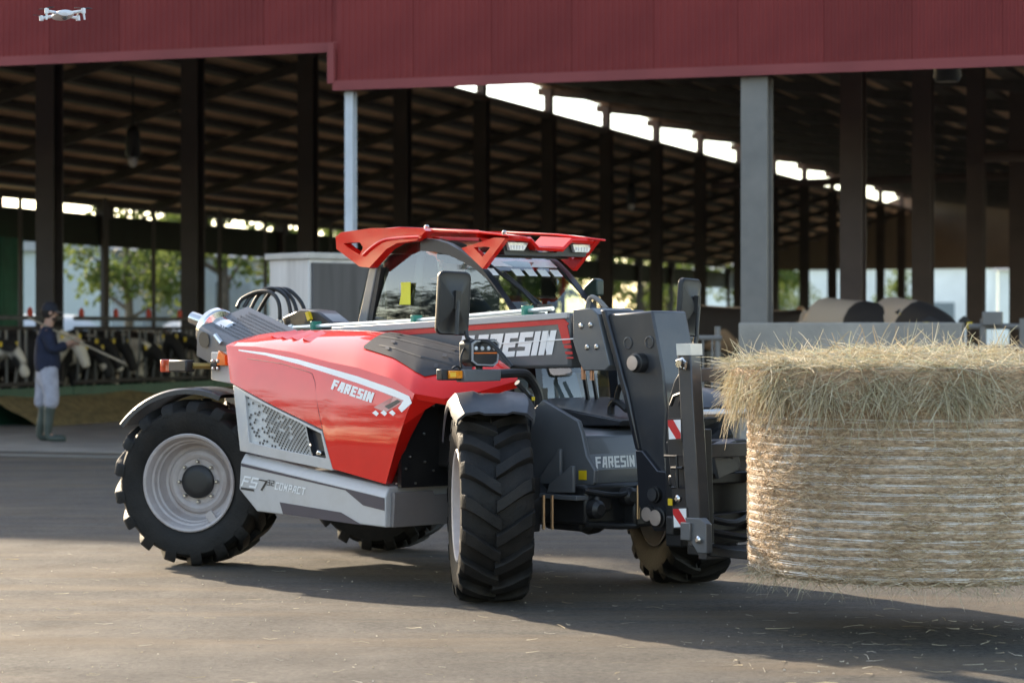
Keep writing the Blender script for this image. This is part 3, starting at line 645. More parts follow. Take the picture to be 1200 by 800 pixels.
# return edge turning in to the wheel arch, and rear closing
cr = [BOT[-1], (BOT[-1][0] * .7 + TOPS[-1][0] * .3, BOT[-1][1] * .7 + TOPS[-1][1] * .3), (BOT[-1][0] * .35 + TOPS[-1][0] * .65, BOT[-1][1] * .35 + TOPS[-1][1] * .65), TOPS[-1]]
rt = [(0.502,-0.7,0.59), (0.659,-0.69,0.856), (0.782,-0.685,1.012), (0.94,-0.68,1.077)]
m.grid([[(p[0], hv(p[1]), p[1]), tuple(q)] for p, q in zip(cr, rt)])
L0 = [tuple(loft(0, j / 10)) for j in range(11)]
edge = [(BOT[0][0] + (TOPS[0][0] - BOT[0][0]) * j / 6, hv(BOT[0][1] + (TOPS[0][1] - BOT[0][1]) * j / 6), BOT[0][1] + (TOPS[0][1] - BOT[0][1]) * j / 6) for j in range(6)]
m.add([(p[0] + .004, p[1] + .004, p[2]) for p in edge + L0] + [(-1.05, -.27, 1.05)], [tuple(range(len(edge) + len(L0) + 1))])
for i in range(6, 9):       # lip of the arch
    a_, b_ = Vector(OUT[i]), Vector(OUT[i + 1]); m.add([a_, b_, b_ - Vector((.0, -.02, .035)), a_ - Vector((.0, -.02, .035))], [(0, 1, 2, 3)])
m.build('hood', RED, tele, smooth=40)
m = MB(); c0 = Vector((1.06, -.27, 1.0)); m.prism([(.62, .57), (.62, .95), (.8, 1.05), (1.1, 1.13), (1.1, .57)], -.30, -.05); m.box((.6, -.5, .83), (.03, .44, .52)); m.prism([(.61, 1.04), (.61, 1.09), (1.05, 1.11), (1.05, 1.08)], -.62, -.29); m.build('arch_liner', BLACK, tele)
m = MB()
for px in ((0.62,-0.491,1.028), (0.62,-0.559,0.87), (0.62,-0.659,0.743), (0.62,-0.553,0.711), (0.62,-0.689,0.677), (0.62,-0.491,0.66), (0.62,-0.757,0.598), (0.62,-0.622,0.593)): m.lathe([(.007, 0), (.007, .008), (.003, .01)], 8, at((.616, px[1], px[2]), (1, 0, 0)))
stuff(m.build('liner_bolts', STEEL, tele))
# white shoulder stripe
def hp(u, z, lift=.0025): return (u, hv(z) - lift, z)
ST = [(-0.985,1.338), (-0.691,1.321), (-0.347,1.283), (-0.02,1.234), (0.261,1.191), (0.591,1.129), (0.753,1.089)]
SB = [(-0.982,1.33), (-0.684,1.304), (-0.337,1.256), (-0.01,1.202), (0.271,1.153), (0.6,1.089), (0.704,1.065)]
m = MB()
for k in range(6):
    for q in range(4):
        a0, a1 = lerp(ST[k], ST[k + 1], q / 4), lerp(ST[k], ST[k + 1], (q + 1) / 4); b0, b1 = lerp(SB[k], SB[k + 1], q / 4), lerp(SB[k], SB[k + 1], (q + 1) / 4)
        m.add([hp(*a0), hp(*a1), hp(*b1), hp(*b0)], [(0, 1, 2, 3)])
e0, e1, e2, e3 = (0.753,1.089), (0.783,1.052), (0.701,0.998), (0.711,1.069)
m.add([hp(*e0), hp(*e1), hp(*e2), hp(*((0.667,1.021))), hp(*e3)], [(0, 1, 2, 3, 4)])
for d in (0, 1, 2):
    q = [(0.615,1.01), (0.648,0.992), (0.628,0.977), (0.586,0.995)]; m.add([hp(u - d * .075, z - d * .003) for u, z in q], [(0, 1, 2, 3)])
m.build('white_stripe', WHITE, tele, smooth=0)
m = MB(); lettering(m, 'FARESIN', (0.021,1.116), (0.418,1.045), (0.04,1.172), lambda p, l: hp(p[0], p[1], l)); stuff(m.build('lettering', WHITE, tele, smooth=0))
# name recess and dark slot ahead of it, panel gap
m = MB()
q = [(0.173,1.19), (0.615,1.091), (0.713,1.06), (0.556,0.994), (0.442,1.02), (0.602,1.081)]; m.add([hp(u, z, .002) for u, z in q], [tuple(range(6))])
m.build('name_recess', mat('deep_red_paint', (.36, .006, .008), .35, var=.05, coat=1), tele, smooth=0)
q = [(0.65,1.068), (0.683,1.059), (0.583,1.014), (0.542,1.028)]; m = MB(); m.add([hp(u, z, .004) for u, z in q] + [hp(u, z, -.01) for u, z in q], [(0, 1, 2, 3), (0, 1, 5, 4), (1, 2, 6, 5), (2, 3, 7, 6), (3, 0, 4, 7)]); m.build('air_slot', BLACK, tele)
m = MB(); seam = [(-0.873,1.284), (-0.51,1.257), (-0.221,1.21), (-0.184,1.2), (-0.146,1.156), (-0.077,0.993), (-0.022,0.881)]
m.tube([hp(u, z, -.001) for u, z in seam], .0028, 6); m.build('panel_gap', mat('gap_red', (.2, .004, .005), .6), tele)
# louvre panel and vents on top
m = MB()
def lo(i): return max(.1, .30 - .055 * (i - 4.1)) if i < 6.2 else .16 + .16 * (i - 6.2)
def hi(i): return min(.93, .32 + .62 * (i - 4.05) / .75)
rows = [[tuple(loft(4.08 + 3.5 * k / 24, lo(4.08 + 3.5 * k / 24) + (hi(4.08 + 3.5 * k / 24) - lo(4.08 + 3.5 * k / 24)) * j / 8, .006)) for j in range(9)] for k in range(25)]
m.grid(rows); lou = m.build('louvre_panel', mat('louvre_grey', (.03, .032, .036), .6, var=.15, spec=.2), tele, smooth=40)
m = MB()
for t in (.4, .62, .82):
    ii = [4.55 + .25 * k for k in range(11)]
    for a_, b_ in zip(ii, ii[1:]):
        if lo(a_) < t - .03 and t < hi(a_) - .02: m.add([loft(a_, t, .008), loft(b_, t, .008), loft(b_, t + .02, .011), loft(a_, t + .02, .011)], [(0, 1, 2, 3)])
stuff(m.build('louvre_ribs', mat('rib_grey', (.045, .047, .05), .6, spec=.2), tele, smooth=0))
m = MB()
for t, i in ((.35, 4.75), (.5, 4.9), (.65, 5.0), (.8, 5.1), (.3, 6.5), (.5, 6.65), (.7, 6.8)):
    m.add([loft(i, t, .012), loft(i + .12, t, .012), loft(i + .12, t + .06, .012), loft(i, t + .06, .012)], [(0, 1, 2, 3)])
stuff(m.build('louvre_slots', BLACK, tele, smooth=0))
for k in range(4):
    i0 = 1.05 + .36 * k; m = MB()
    a_, b_, c_, d_ = loft(i0, .3, .002), loft(i0 + .2, .3, .002), loft(i0 + .2 + .3, .66, .002), loft(i0 + .3, .66, .002)
    up = Vector((0, 0, .014)); m.add([a_, b_, c_, d_, a_ + up, d_ + up], [(0, 4, 5, 3), (4, 1, 2, 5), (0, 1, 4), (3, 5, 2)]); m.build('vent', RED, tele, smooth=0)

# grey grille frame, perforated grille, handle recess
m = MB(); FR_O = [(-0.974,1.122), (-0.528,0.998), (-0.029,0.871), (0.082,0.648), (-0.335,0.681), (-0.851,0.727)]; FR_I = [(-0.833,1.063), (-0.508,0.978), (-0.036,0.856), (0.017,0.715), (-0.335,0.741), (-0.753,0.782)]
def hring(m, O, I, l0, l1):
    n = len(O); vs = [hp(*p, l) for l in (l0, l1) for Q in (O, I) for p in Q]; fs = []
    for i in range(n):
        j = (i + 1) % n; fs += [(i, j, n + j, n + i), (i, 2 * n + i, 2 * n + j, j), (n + i, n + j, 3 * n + j, 3 * n + i)]
    m.add(vs, fs)
hring(m, FR_O, FR_I, .0, -.05); m.build('grille_frame', SILV, tele, .003)
GP = [(-0.833,1.063), (-0.206,0.896), (-0.14,0.718), (-0.753,0.782)]
m = MB(); m.add([hp(*p, -.016) for p in GP], [(0, 1, 2, 3)]); m.build('grille', mat('grille_grey', (.46, .46, .45), .45), tele, smooth=0)
m = MB(); rq = random.Random(3)
for i in range(19):
    for j in range(14):
        s_, t_ = (i + .5 + (.5 if j % 2 else 0)) / 19.6, (j + .5) / 14
        if rq.random() > .35 + .8 * s_: continue
        p = lerp(lerp(GP[0], GP[1], s_), lerp(GP[3], GP[2], s_), t_); r_ = .0092 * (1 - .25 * s_) + .0002
        m.add([hp(p[0] + r_ * math.cos(R(60 * k)), p[1] + r_ * math.sin(R(60 * k)), -.0145) for k in range(6)], [tuple(range(6))])
stuff(m.build('grille_holes', BLACK, tele, smooth=0))
m = MB(); q = [(-0.171,0.882), (-0.036,0.851), (0.009,0.719), (-0.115,0.724)]; m.add([hp(*p, -.03) for p in q], [(0, 1, 2, 3)]); m.add([hp(*p, l) for l in (-.03, -.004) for p in q], [(0, 1, 5, 4), (1, 2, 6, 5), (2, 3, 7, 6), (3, 0, 4, 7)]); m.build('handle_recess', NAVYBLK, tele, smooth=0)
m = MB(); q = (-0.066,0.746); m.lathe([(.0, -.01), (.012, -.008), (.014, .01), (.008, .02)], 10, at(hp(*q, -.02), (0, -1, .2))); m.box(hp(q[0], q[1] - .006, -.012), (.045, .012, .018)); m.build('latch', CHROME, tele, .003)

# grey side skirt
SV = -.80
T0, T1, T2 = (-0.855,0.71), (0.555,0.576), 0
S0, S1 = (-0.842,0.66), (0.575,0.517)
S2, S3, S4 = (0.575,0.349), (-0.673,0.37), (-0.86,0.494)
m = MB()
fr = [S0, S1, S2, S3, S4]
m.add([(u, SV, z) for u, z in fr] + [(T0[0], -.76, T0[1]), (T1[0], -.76, T1[1])] + [(u, -.3, z) for u, z in (S2, S3)] + [(T0[0], -.3, T0[1]), (T1[0], -.3, T1[1]), (S4[0], -.3, S4[1])],
      [(0, 1, 2, 3, 4), (0, 5, 6, 1), (2, 7, 8, 3), (3, 8, 11, 4), (0, 4, 11, 9, 5), (1, 6, 10, 7, 2), (5, 9, 10, 6)])
m.build('side_skirt', SILV, tele, .008)
m = MB(); q = [(-0.56,0.461), (-0.765,0.451)]; m.prism([(-.76, .545), (-.48, .545), (-.47, .52), (-.2, .52), (-.2, .35), (-.77, .35)], S2[0] + .003, S2[0] + .03, 'x'); m.build('skirt_end_plate', mat('warm_grey_paint', (.2, .175, .165), .45, var=.08), tele, .004)
def sk(u, z, l=.003): return (u, SV - l, z)
m = MB(); q = [(-0.833,0.653), (0.567,0.514), (0.567,0.444), (0.371,0.463), (0.204,0.541), (-0.833,0.635)]; m.add([sk(*p) for p in q], [tuple(range(6))]); m.build('dark_band', DARKDEC, tele, smooth=0)
m = MB(); q = [(-0.437,0.439), (0.164,0.412), (0.363,0.351), (-0.403,0.37)]; m.add([sk(*p) for p in q], [tuple(range(4))]); m.build('skirt_recess', DARKDEC, tele, smooth=0)
pk = lambda p, l: sk(p[0], p[1], l)
m = MB(); lettering(m, 'FS', (-0.838,0.516), (-0.682,0.508), (-0.798,0.579), pk, .22, .8, .2); lettering(m, 'COMPACT', (-0.489,0.512), (-0.191,0.492), (-0.472,0.556), pk, .2, .55, .2); stuff(m.build('lettering', WHITE, tele, smooth=0))
m = MB(); lettering(m, '7', (-0.664,0.498), (-0.568,0.493), (-0.655,0.565), pk, .14, .6); lettering(m, '32', (-0.568,0.534), (-0.498,0.53), (-0.559,0.567), pk, .16, .45, .2); q = [(-0.833,0.508), (-0.7,0.502), (-0.7,0.489), (-0.842,0.495)]; m.add([sk(*p) for p in q], [(0, 1, 2, 3)]); stuff(m.build('lettering', BLACK, tele, smooth=0))

# boom (rises gently to the front)
BV0, BV1 = -.17, .08
m = MB(); m.prism([(-1.157,1.445), (1.41,1.554), (1.417,1.247), (1.004,1.238), (0.782,1.255), (-1.157,1.17)], BV0, BV1); m.build('boom', GREY, tele, .02)
BS = mat('boom_light_grey', (.42, .42, .42), .4, var=.04)
m = MB(); m.prism([(-0.752,1.474), (1.405,1.554), (1.405,1.521), (-0.752,1.429)], BV0 - .012, BV0 + .01); m.build('boom_top_band', BS, tele, .004)
m = MB(); m.prism([(-0.665,1.432), (1.37,1.518), (1.412,1.49), (1.363,1.474), (1.321,1.488), (-0.665,1.4)], BV0 - .003, BV0); 
m.prism([(1.37,1.516), (1.391,1.497), (1.426,1.384), (1.363,1.379), (1.321,1.483)], BV0 - .0036, BV0)
for x, y, w in ((660.5, 404.5, 9), (662.5, 411, 8.5), (664.5, 417.5, 8)):
    a_ = {660.5: ((1.367,1.372), (1.429,1.375), (1.433,1.356), (1.374,1.356)), 662.5: ((1.377,1.337), (1.436,1.339), (1.44,1.323), (1.384,1.323)), 664.5: ((1.387,1.306), (1.443,1.309), (1.447,1.3), (1.391,1.299))}[x]
    m.prism(list(a_), BV0 - .003, BV0)
m.build('red_stripe', REDDEC, tele, smooth=0)
m = MB(); lettering(m, 'FARESIN', (0.458,1.286), (1.272,1.32), (0.497,1.422), lambda p, l: (p[0], BV0 - l - .001, p[1]), .27, .36, .07); stuff(m.build('lettering', WHITE, tele, smooth=0))
m = MB(); m.prism([(0.634,1.374), (1.46,1.412), (1.46,1.406), (0.634,1.367)], BV0 - .0075, BV0 - .001); m.build('thin_white_line', WHITE, tele, smooth=0)
m = MB(); m.prism([(1.469,1.572), (1.62,1.576), (1.668,1.543), (1.762,1.265), (1.728,1.237), (1.552,1.235), (1.517,1.286), (1.469,1.394)], BV0 - .028, BV1 + .02); m.build('boom_end_plate', GREY, tele, .006)
m = MB()
for p in ((1.539,1.478), (1.614,1.483), (1.587,1.362), (1.662,1.364)): m.lathe([(.016, 0), (.016, .006), (.008, .012)], 10, at((p[0], BV0 - .027, p[1]), (0, -1, 0)))
stuff(m.build('plate_bolts', STEEL, tele))
m = MB()
for p in ((1.524,1.225), (1.593,1.222)): m.lathe([(.012, -.04), (.012, .03)], 10, at((p[0], BV0, p[1]), (0, 0, 1)))
each(m, 'copper_pin', mat('copper', (.5, .25, .15), .4, metal=.8), tele)
m = MB(); m.tube([(1.319,0.05,1.565), (1.333,0.05,1.622), (1.361,0.05,1.641), (1.416,0.05,1.621), (1.479,0.05,1.573)], .014, 8, 4); m.build('lifting_loop', GALV, tele)
# tubes on the boom
m = MB(); m.tube([(-1.29,-0.1,1.472), (-0.083,-0.1,1.511), (1.199,-0.1,1.577)], .013, 8); m.tube([(-0.857,-0.06,1.461), (1.098,-0.06,1.558)], .01, 8); m.lathe([(.02, -.02), (.024, 0), (.02, .02)], 10, at((-1.29,-0.1,1.472), (1, 0, 0))); each(m, 'boom_tube', TUBEM, tele)
m = MB()
for p in ((-1.026,-0.1,1.482), (-0.018,-0.1,1.516), (0.983,-0.1,1.564)): m.box(p, (.03, .07, .06)); m.tube([p, (p[0], p[1], p[2] - .06)], .008)
m.build('tube_clamp', TEAL, tele, .004)
# gooseneck
GV0, GV1 = -.17, .09
m = MB(); m.prism([(1.697,1.543), (2.06,1.559), (2.144,1.251), (2.17,1.04), (2.157,0.854), (2.182,0.607), (2.221,0.47), (2.195,0.401), (2.099,0.395), (1.983,0.52), (1.95,0.756), (1.917,0.937), (1.858,1.083)], GV0, GV1); m.build('gooseneck', DGREY, tele, .012)
GBLUE = NAVYBLK
m = MB()
for pl in ([(1.678,1.566), (1.719,1.566), (1.892,1.12), (1.984,0.817), (1.951,0.816), (1.859,1.097)],): m.prism(pl, GV0 - .02, GV1 + .02)
m.build('gooseneck_flange', NAVYBLK, tele, .008)
m = MB(); m.prism([(1.964,0.816), (2.016,0.814), (2.132,0.714), (2.196,0.712), (2.241,0.472), (2.222,0.399), (2.107,0.392), (1.99,0.521)], GV0 - .03, GV0 + .02); m.build('gooseneck_cheek', NAVYBLK, tele, .006)
m = MB()
for p in ((1.878,1.386), (2.041,1.391)): m.lathe([(.034, -.004), (.034, .003), (.028, .004), (.026, .0)], 18, at((p[0], GV0 - .001, p[1]), (0, -1, 0)))
each(m, 'plug', DGREY, tele)
def pin(p, r, m1, m2, l=.05):
    pr = part_root('pin', tele, p); x = MB(); x.lathe([(r * 1.25, 0), (r * 1.25, l * .7), (r, l * .75), (r, l)], 20, axis_to((0, -1, 0))); x.build('pin_collar', m1, pr); x = MB(); x.lathe([(r * .93, l), (r * .93, l + .004), (.002, l + .006)], 20, axis_to((0, -1, 0))); x.build('pin_face', m2, pr)
PINF = mat('pin_face', (.5, .4, .34), .45, metal=.5)
pin((1.983,-0.17,1.281), .042, BLACK, PINF, .07); pin((2.123,-0.2,0.588), .036, BLACK, DGREY, .03); pin((2.072,-0.2,0.481), .04, BLACK, PINF, .02); pin((2.188,-0.22,0.471), .045, BLACK, PINF, .05)
# tilt cylinder behind the gooseneck, hoses of the boom head
m = MB(); m.tube([(1.539,0.15,1.013), (1.449,0.15,1.058), (1.408,0.15,1.019), (1.422,0.15,0.914)], .02, 8, 5); m.tube([(1.607,0.15,1.062), (1.491,0.15,1.145), (1.449,0.15,1.058)], .016, 8, 5); each(m, 'hose', BLACK, tele)

# carriage: frame, posts, tines
car = part_root('carriage', tele)
CV = -.45
m = MB(); m.prism([(2.525,1.367), (2.619,1.368), (2.701,0.366), (2.604,0.359)], CV, CV + .075); m.build('post', DGREY, car, .006)
m = MB(); m.prism([(2.524,1.387), (2.627,1.387), (2.63,1.329), (2.53,1.328)], CV - .004, CV + .08); m.build('post_tape', mat('paper_tape', (.62, .6, .54), .8), car)
PL = [(2.5,1.249), (2.457,1.196), (2.413,1.09), (2.407,0.87), (2.432,0.696), (2.45,0.442), (2.549,0.431), (2.591,0.703), (2.555,1.25)]
m = MB(); m.prism(PL, -.40, -.37); m.build('side_plate', NAVYBLK, car, .005)
m = MB(); m.prism([(2.596,0.506), (2.71,0.509), (2.746,0.481), (2.752,0.335), (2.686,0.331), (2.632,0.392)], CV - .014, CV + .03); m.box((2.614,-0.46,0.438), (.07, .04, .09)); m.build('foot_bracket', GREY, car, .005)
u0 = 2.50
for nm, (z0, z1), (du, dd) in (('crossbar', (1.19, 1.26), (.0, .05)), ('crossbar', (.80, .87), (.03, .05)), ('crossbar', (.29, .345), (.1, .06))):
    m = MB(); m.prism([(u0 + du, z0), (u0 + du + dd, z0), (u0 + du + dd, z1), (u0 + du, z1)], CV + .08, .52); m.build(nm, DGREY, car, .004)
m = MB(); m.tube([(2.45, -.37, 1.02), (2.45, .52, 1.02)], .025, 10); m.build('fork_shaft', STEEL, car)
m = MB(); m.prism([(2.5, .34), (2.545, .34), (2.545, 1.2), (2.5, 1.2)], -.335, -.285); m.build('inner_post', DGREY, car, .004)
m = MB(); m.prism([(2.4, .3), (2.56, .3), (2.52, 1.15), (2.42, 1.15)], .46, .53); m.build('post', DGREY, car, .006)
for y in (-.3, .25):
    m = MB(); m.prism([(2.5, .305), (4.2, .32), (4.2, .335), (2.6, .36), (2.58, .95), (2.52, .95), (2.5, .4)], y - .05, y + .05); m.build('tine', BLACK, car, .006)
m = MB(); m.box((2.3, 0, .6), (.12, .5, .55)); m.box((2.42, 0, .45), (.06, .8, .1)); m.box((2.42, .02, .68), (.06, .8, .06)); m.build('quick_hitch', BLACK, car, .01)
m = MB(); m.tube([(2.56, -.3, .5), (2.6, -.1, .46), (2.57, .1, .52)], .018, 8, 4); m.tube([(2.56, -.25, .42), (2.62, 0, .38), (2.57, .2, .4)], .018, 8, 4); each(m, 'hose', BLACK, car)
m = MB(); m.box((2.42, -.02, .78), (.1, .18, .16), Matrix.Rotation(R(15), 3, 'X')); m.tube([(2.48, -.1, .83), (2.49, 0, .79)], .012); m.build('hydraulic_coupler', GREY, car, .01)
def sticker(q):
    st = MB(); st.prism(q, CV - .0055, CV - .003); b_ = st.build('warning_sticker', WHITE, car, smooth=0)
    A_, B_, C_, D_ = q; e = MB()
    e.prism([A_, lerp(A_, B_, .42), lerp(D_, C_, .0) if 0 else lerp(B_, C_, .72), lerp(B_, C_, 1.0), lerp(D_, C_, .62), lerp(A_, D_, .3)], CV - .0075, CV - .0056)
    e.build('red_slash', REDDEC, b_, smooth=0)
m = MB(); m.prism([(2.459,1.005), (2.557,1.007), (2.564,0.895), (2.465,0.891)], CV - .003, CV + .03); m.prism([(2.496,0.552), (2.606,0.558), (2.612,0.451), (2.502,0.444)], CV - .003, CV + .03); m.build('sticker_plate', NAVYBLK, car)
sticker([(2.468,0.996), (2.557,1.001), (2.56,0.905), (2.475,0.898)]); sticker([(2.505,0.544), (2.597,0.552), (2.6,0.459), (2.511,0.451)])
m = MB(); lp = [(2.545,-0.47,1.298), (2.588,-0.47,1.311), (2.612,-0.47,1.294), (2.606,-0.47,1.26), (2.563,-0.47,1.264), (2.545,-0.47,1.298)]; m.tube(lp, .008, 6); m.lathe([(.02, -.02), (.02, .02)], 10, at((2.575,-0.47,1.285), (0, -1, 0))); m.lathe([(.014, -.02), (.014, .02)], 10, at((2.54, -.36, 1.3), (1, 0, 0))); each(m, 'lynch_pin', CHROME, car)
m = MB(); m.tube([(2.419,-0.43,0.81), (2.505,-0.43,0.813), (2.511,-0.43,0.652), (2.474,-0.43,0.651)], .009, 6); m.tube([(2.468,-0.43,0.751), (2.548,-0.43,0.754)], .009, 6); m.tube([(2.462,-0.43,1.07), (2.487,-0.43,1.118), (2.536,-0.43,1.132)], .01, 6); each(m, 'latch_handle', BLACK, car)
m = MB()
for p in ((2.533,-0.44,0.597), (2.703,-0.465,0.401)): m.lathe([(.02, 0), (.02, .015), (.01, .022)], 10, at(p, (0, -1, 0)))
each(m, 'bolt', CHROME, car)
m = MB(); m.box((2.449,-0.42,0.575), (.03, .006, .035)); m.build('yellow_sticker', YEL, car)

# cab
CR0, CR1 = .12, .82
cab = part_root('cab', tele)
m = MB(); m.prism([(-.92, .5), (.72, .5), (.78, .93), (.5, .95), (.4, 1.2), (-.92, 1.2)], CR0 + .02, CR1); m.build('lower_shell', DGREY, cab, .015)
m = MB(); m.box((-.1, .5, .43), (1.5, .56, .24)); m.build('belly_sun_block', BLACK, cab, .03)  # box added under the cab to keep sun off the far front wheel
m = MB(); m.prism([(-.95, 1.2), (.35, 1.2), (.35, 1.235), (-.95, 1.235)], CR0 + .01, CR1); m.build('cab_floor', BLACK, cab)
ARC = [(-0.257,2.019), (-0.125,2.008), (0.005,1.981), (0.133,1.931), (0.252,1.872), (0.353,1.799), (0.446,1.717), (0.523,1.641), (0.599,1.55)]
ARC = ARC + [(ARC[-1][0] + .13, 1.25), (ARC[-1][0] + .16, .98)]
for y in (CR0, CR1 - .05):
    m = MB(); inn = []
    for i, p in enumerate(ARC):
        a_, b_ = ARC[max(0, i - 1)], ARC[min(len(ARC) - 1, i + 1)]; d = Vector((b_[0] - a_[0], b_[1] - a_[1])).normalized(); inn.append((p[0] - d.y * .078, p[1] - d.x * .078))
    rows = [[(p[0], y, p[1]), (p[0], y + .05, p[1]), (q[0], y + .05, q[1]), (q[0], y, q[1]), (p[0], y, p[1])] for p, q in zip(ARC, inn)]
    m.grid(rows); m.build('front_pillar', mat('pillar_black', (.012, .013, .017), .4, var=.1), cab, .006)
    m = MB(); m.prism([(-0.758,1.846), (-0.689,1.845), (-0.802,1.471), (-0.89,1.472)], y, y + .05); m.build('rear_pillar', mat('pillar_grey', (.2, .2, .2), .35, coat=.3), cab, .006)
    m = MB(); m.prism([(-0.68,1.85), (-0.646,1.849), (-0.75,1.471), (-0.793,1.471)], y + .005, y + .045); m.build('window_seal', BLACK, cab)
# right side window: behind split line, ahead of it
zb_ = 1.42
WIN = [(-0.736,1.803), (-0.564,1.954), (-0.47,1.983), (-0.353,1.999), (-0.269,2.001)]
arcw = [(p[0] - .03, p[1] - .03) for p in ARC[:-2]]
outl = [(-.86, zb_)] + WIN + arcw[1:] + [(arcw[-1][0] + .05, zb_)]
def wtop(u):
    for p, q in zip(outl, outl[1:]):
        if p[0] <= u <= q[0] and q[0] > p[0]: return p[1] + (q[1] - p[1]) * (u - p[0]) / (q[0] - p[0])
    return zb_
us_ = sorted(set([p[0] for p in outl] + [outl[0][0] + (outl[-1][0] - outl[0][0]) * k / 24 for k in range(1, 24)]))
for y, s_ in ((CR0 + .012, 1), (CR1 - .012, -1)):
    m = MB(); m.grid([[(u, y + s_ * .16 * max(0, z - zb_) ** 2, z) for z in [zb_ + (max(wtop(u), zb_ + .002) - zb_) * j / 8 for j in range(9)]] for u in us_]); m.build('side_window', GLASS, cab, smooth=60)
ud = (-0.319,1.912)[0]
m = MB()
for q in (0, .012): m.grid([[(ud - .035, CR0 + .016 + q + .16 * (z - zb_) ** 2, z), (ud + .035, CR0 + .016 + q + .16 * (z - zb_) ** 2, z)] for z in [zb_ + (1.985 - zb_) * j / 10 for j in range(11)]])
m.build('window_divider', mat('divider_grey', (.05, .05, .05), .5), cab)
m = MB(); m.prism([(-0.449,1.751), (-0.357,1.752), (-0.357,1.613), (-0.466,1.614), (-0.449,1.677)], CR0 + .006, CR0 + .0085); m.build('window_sticker', YELG, cab, smooth=0)
# windscreen
top = [(p[0] - .01, p[1] - .005) for p in ARC[3:]]
m = MB(); m.grid([[(p[0], CR0 + .05, p[1]), (p[0] + .012, (CR0 + CR1) / 2, p[1]), (p[0], CR1 - .05, p[1])] for p in top]); m.build('windscreen', GLASS, cab, smooth=60)
m = MB(); m.grid([[(-.93, CR0 + .05, z), (-.93, CR1 - .05, z)] for z in (1.45, 1.6)] + [[(-.8, CR0 + .05, 1.9), (-.8, CR1 - .05, 1.9)]]); m.build('rear_window', GLASS, cab)
m = MB(); m.grid([[(x, CR0 + .06, z), (x, CR1 - .06, z)] for x, z in ((-.55, 2.02), (-.2, 2.03), (.1, 1.975))]); m.build('roof_window', glass('roof_glass', (.6, .5, .42), .8), cab)
# bright bar and squares on the windscreen: reflections painted as a pale film
SH = mat('reflection_film', (.8, .84, .88), .3, var=.03); zz = 1.865
def wsx(z):
    for p, q in zip(top, top[1:]):
        if q[1] <= z <= p[1]: return p[0] + (q[0] - p[0]) * (p[1] - z) / (p[1] - q[1])
    return top[0][0]
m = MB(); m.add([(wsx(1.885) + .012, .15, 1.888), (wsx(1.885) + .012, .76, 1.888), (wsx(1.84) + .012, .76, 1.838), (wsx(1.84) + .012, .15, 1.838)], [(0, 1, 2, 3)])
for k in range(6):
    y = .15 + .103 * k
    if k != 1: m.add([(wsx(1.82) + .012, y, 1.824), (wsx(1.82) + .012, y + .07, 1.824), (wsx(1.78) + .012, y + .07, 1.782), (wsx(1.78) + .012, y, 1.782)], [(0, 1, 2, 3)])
each(m, 'screen_reflection', SH, cab, smooth=0)
m = MB(); m.tube([(wsx(1.86) + .02, .22, 1.85), (wsx(1.7) + .03, .3, 1.7), (wsx(1.6) + .03, .36, 1.585)], .012, 6); m.tube([(wsx(1.8) + .02, .27, 1.8), (wsx(1.6) + .035, .38, 1.6)], .009, 6); m.box((wsx(1.6) + .03, .38, 1.59), (.05, .12, .04)); m.tube([(.86, .45, 1.2), (.85, .5, 1.02)], .014, 6); m.tube([(.86, .52, 1.2), (.85, .57, 1.02)], .012, 6); each(m, 'wiper', BLACK, cab)
# red roof frame
RO = [(-1.051,2.047), (-0.997,2.075), (-0.681,2.092), (-0.174,2.075), (-0.142,2.057), (-0.235,2.002), (-0.424,1.992), (-0.53,1.958), (-0.703,1.846), (-0.802,1.855), (-1.042,1.971)]
HO = [(-0.97,2.004), (-0.926,2.007), (-0.864,2.008), (-0.802,2.008), (-0.789,1.997), (-0.767,1.975), (-0.771,1.967), (-0.781,1.953), (-0.802,1.93), (-0.864,1.953), (-0.926,1.979)]
for y0, y1 in ((.075, .14), (.8, .865)):
    m = MB(); m.ring(RO, HO, y0, y1); m.build('roof_side', RED, cab, .01)
m = MB(); m.tube([(-0.755,0.07,1.925), (-0.659,0.07,1.976), (-0.548,0.07,2.013), (-0.395,0.07,2.024), (-0.195,0.07,2.024)], .011, 8, 4); m.build('roof_rib', RED, cab)
m = MB(); m.prism([RO[0], RO[1], RO[2], (RO[2][0] + .2, RO[2][1] + .004), (RO[2][0] + .2, RO[2][1] - .025), (RO[1][0] + .05, RO[1][1] - .03)], .14, .8); m.build('roof_rear', RED, cab, .01)
m = MB(); m.prism([(-0.216,2.078), (0.291,2.046), (0.682,2.002), (0.682,1.989), (0.291,2.031), (-0.216,2.057)], .13, .17); m.build('roof_rail', RED, cab, .006)
m = MB(); m.prism([(-0.216,2.078), (0.291,2.046), (0.682,2.002), (0.682,1.989), (0.291,2.031), (-0.216,2.057)], .76, .8); m.build('roof_rail', RED, cab, .006)
m = MB()
for p in ((-0.215,0.14,2.081), (0.508,0.14,2.025)): m.lathe([(.012, -.01), (.016, .008), (.008, .018)], 8, at(p))
each(m, 'roof_bolt', CHROME, cab)
VT = [(0.173,1.945), (0.473,2), (0.577,1.995), (0.369,1.819)]; VH = [(0.287,1.947), (0.392,1.949), (0.439,1.943), (0.369,1.889)]
for y0, y1 in ((.09, .125), (.815, .85)):
    m = MB(); m.ring(VT, VH, y0, y1); m.build('visor_side', RED, cab, .006)
UF = .56
VB = [(.12, 1.998), (.30, 1.996), (.36, 1.945), (.56, 1.942), (.63, 1.997), (.80, 1.994)]
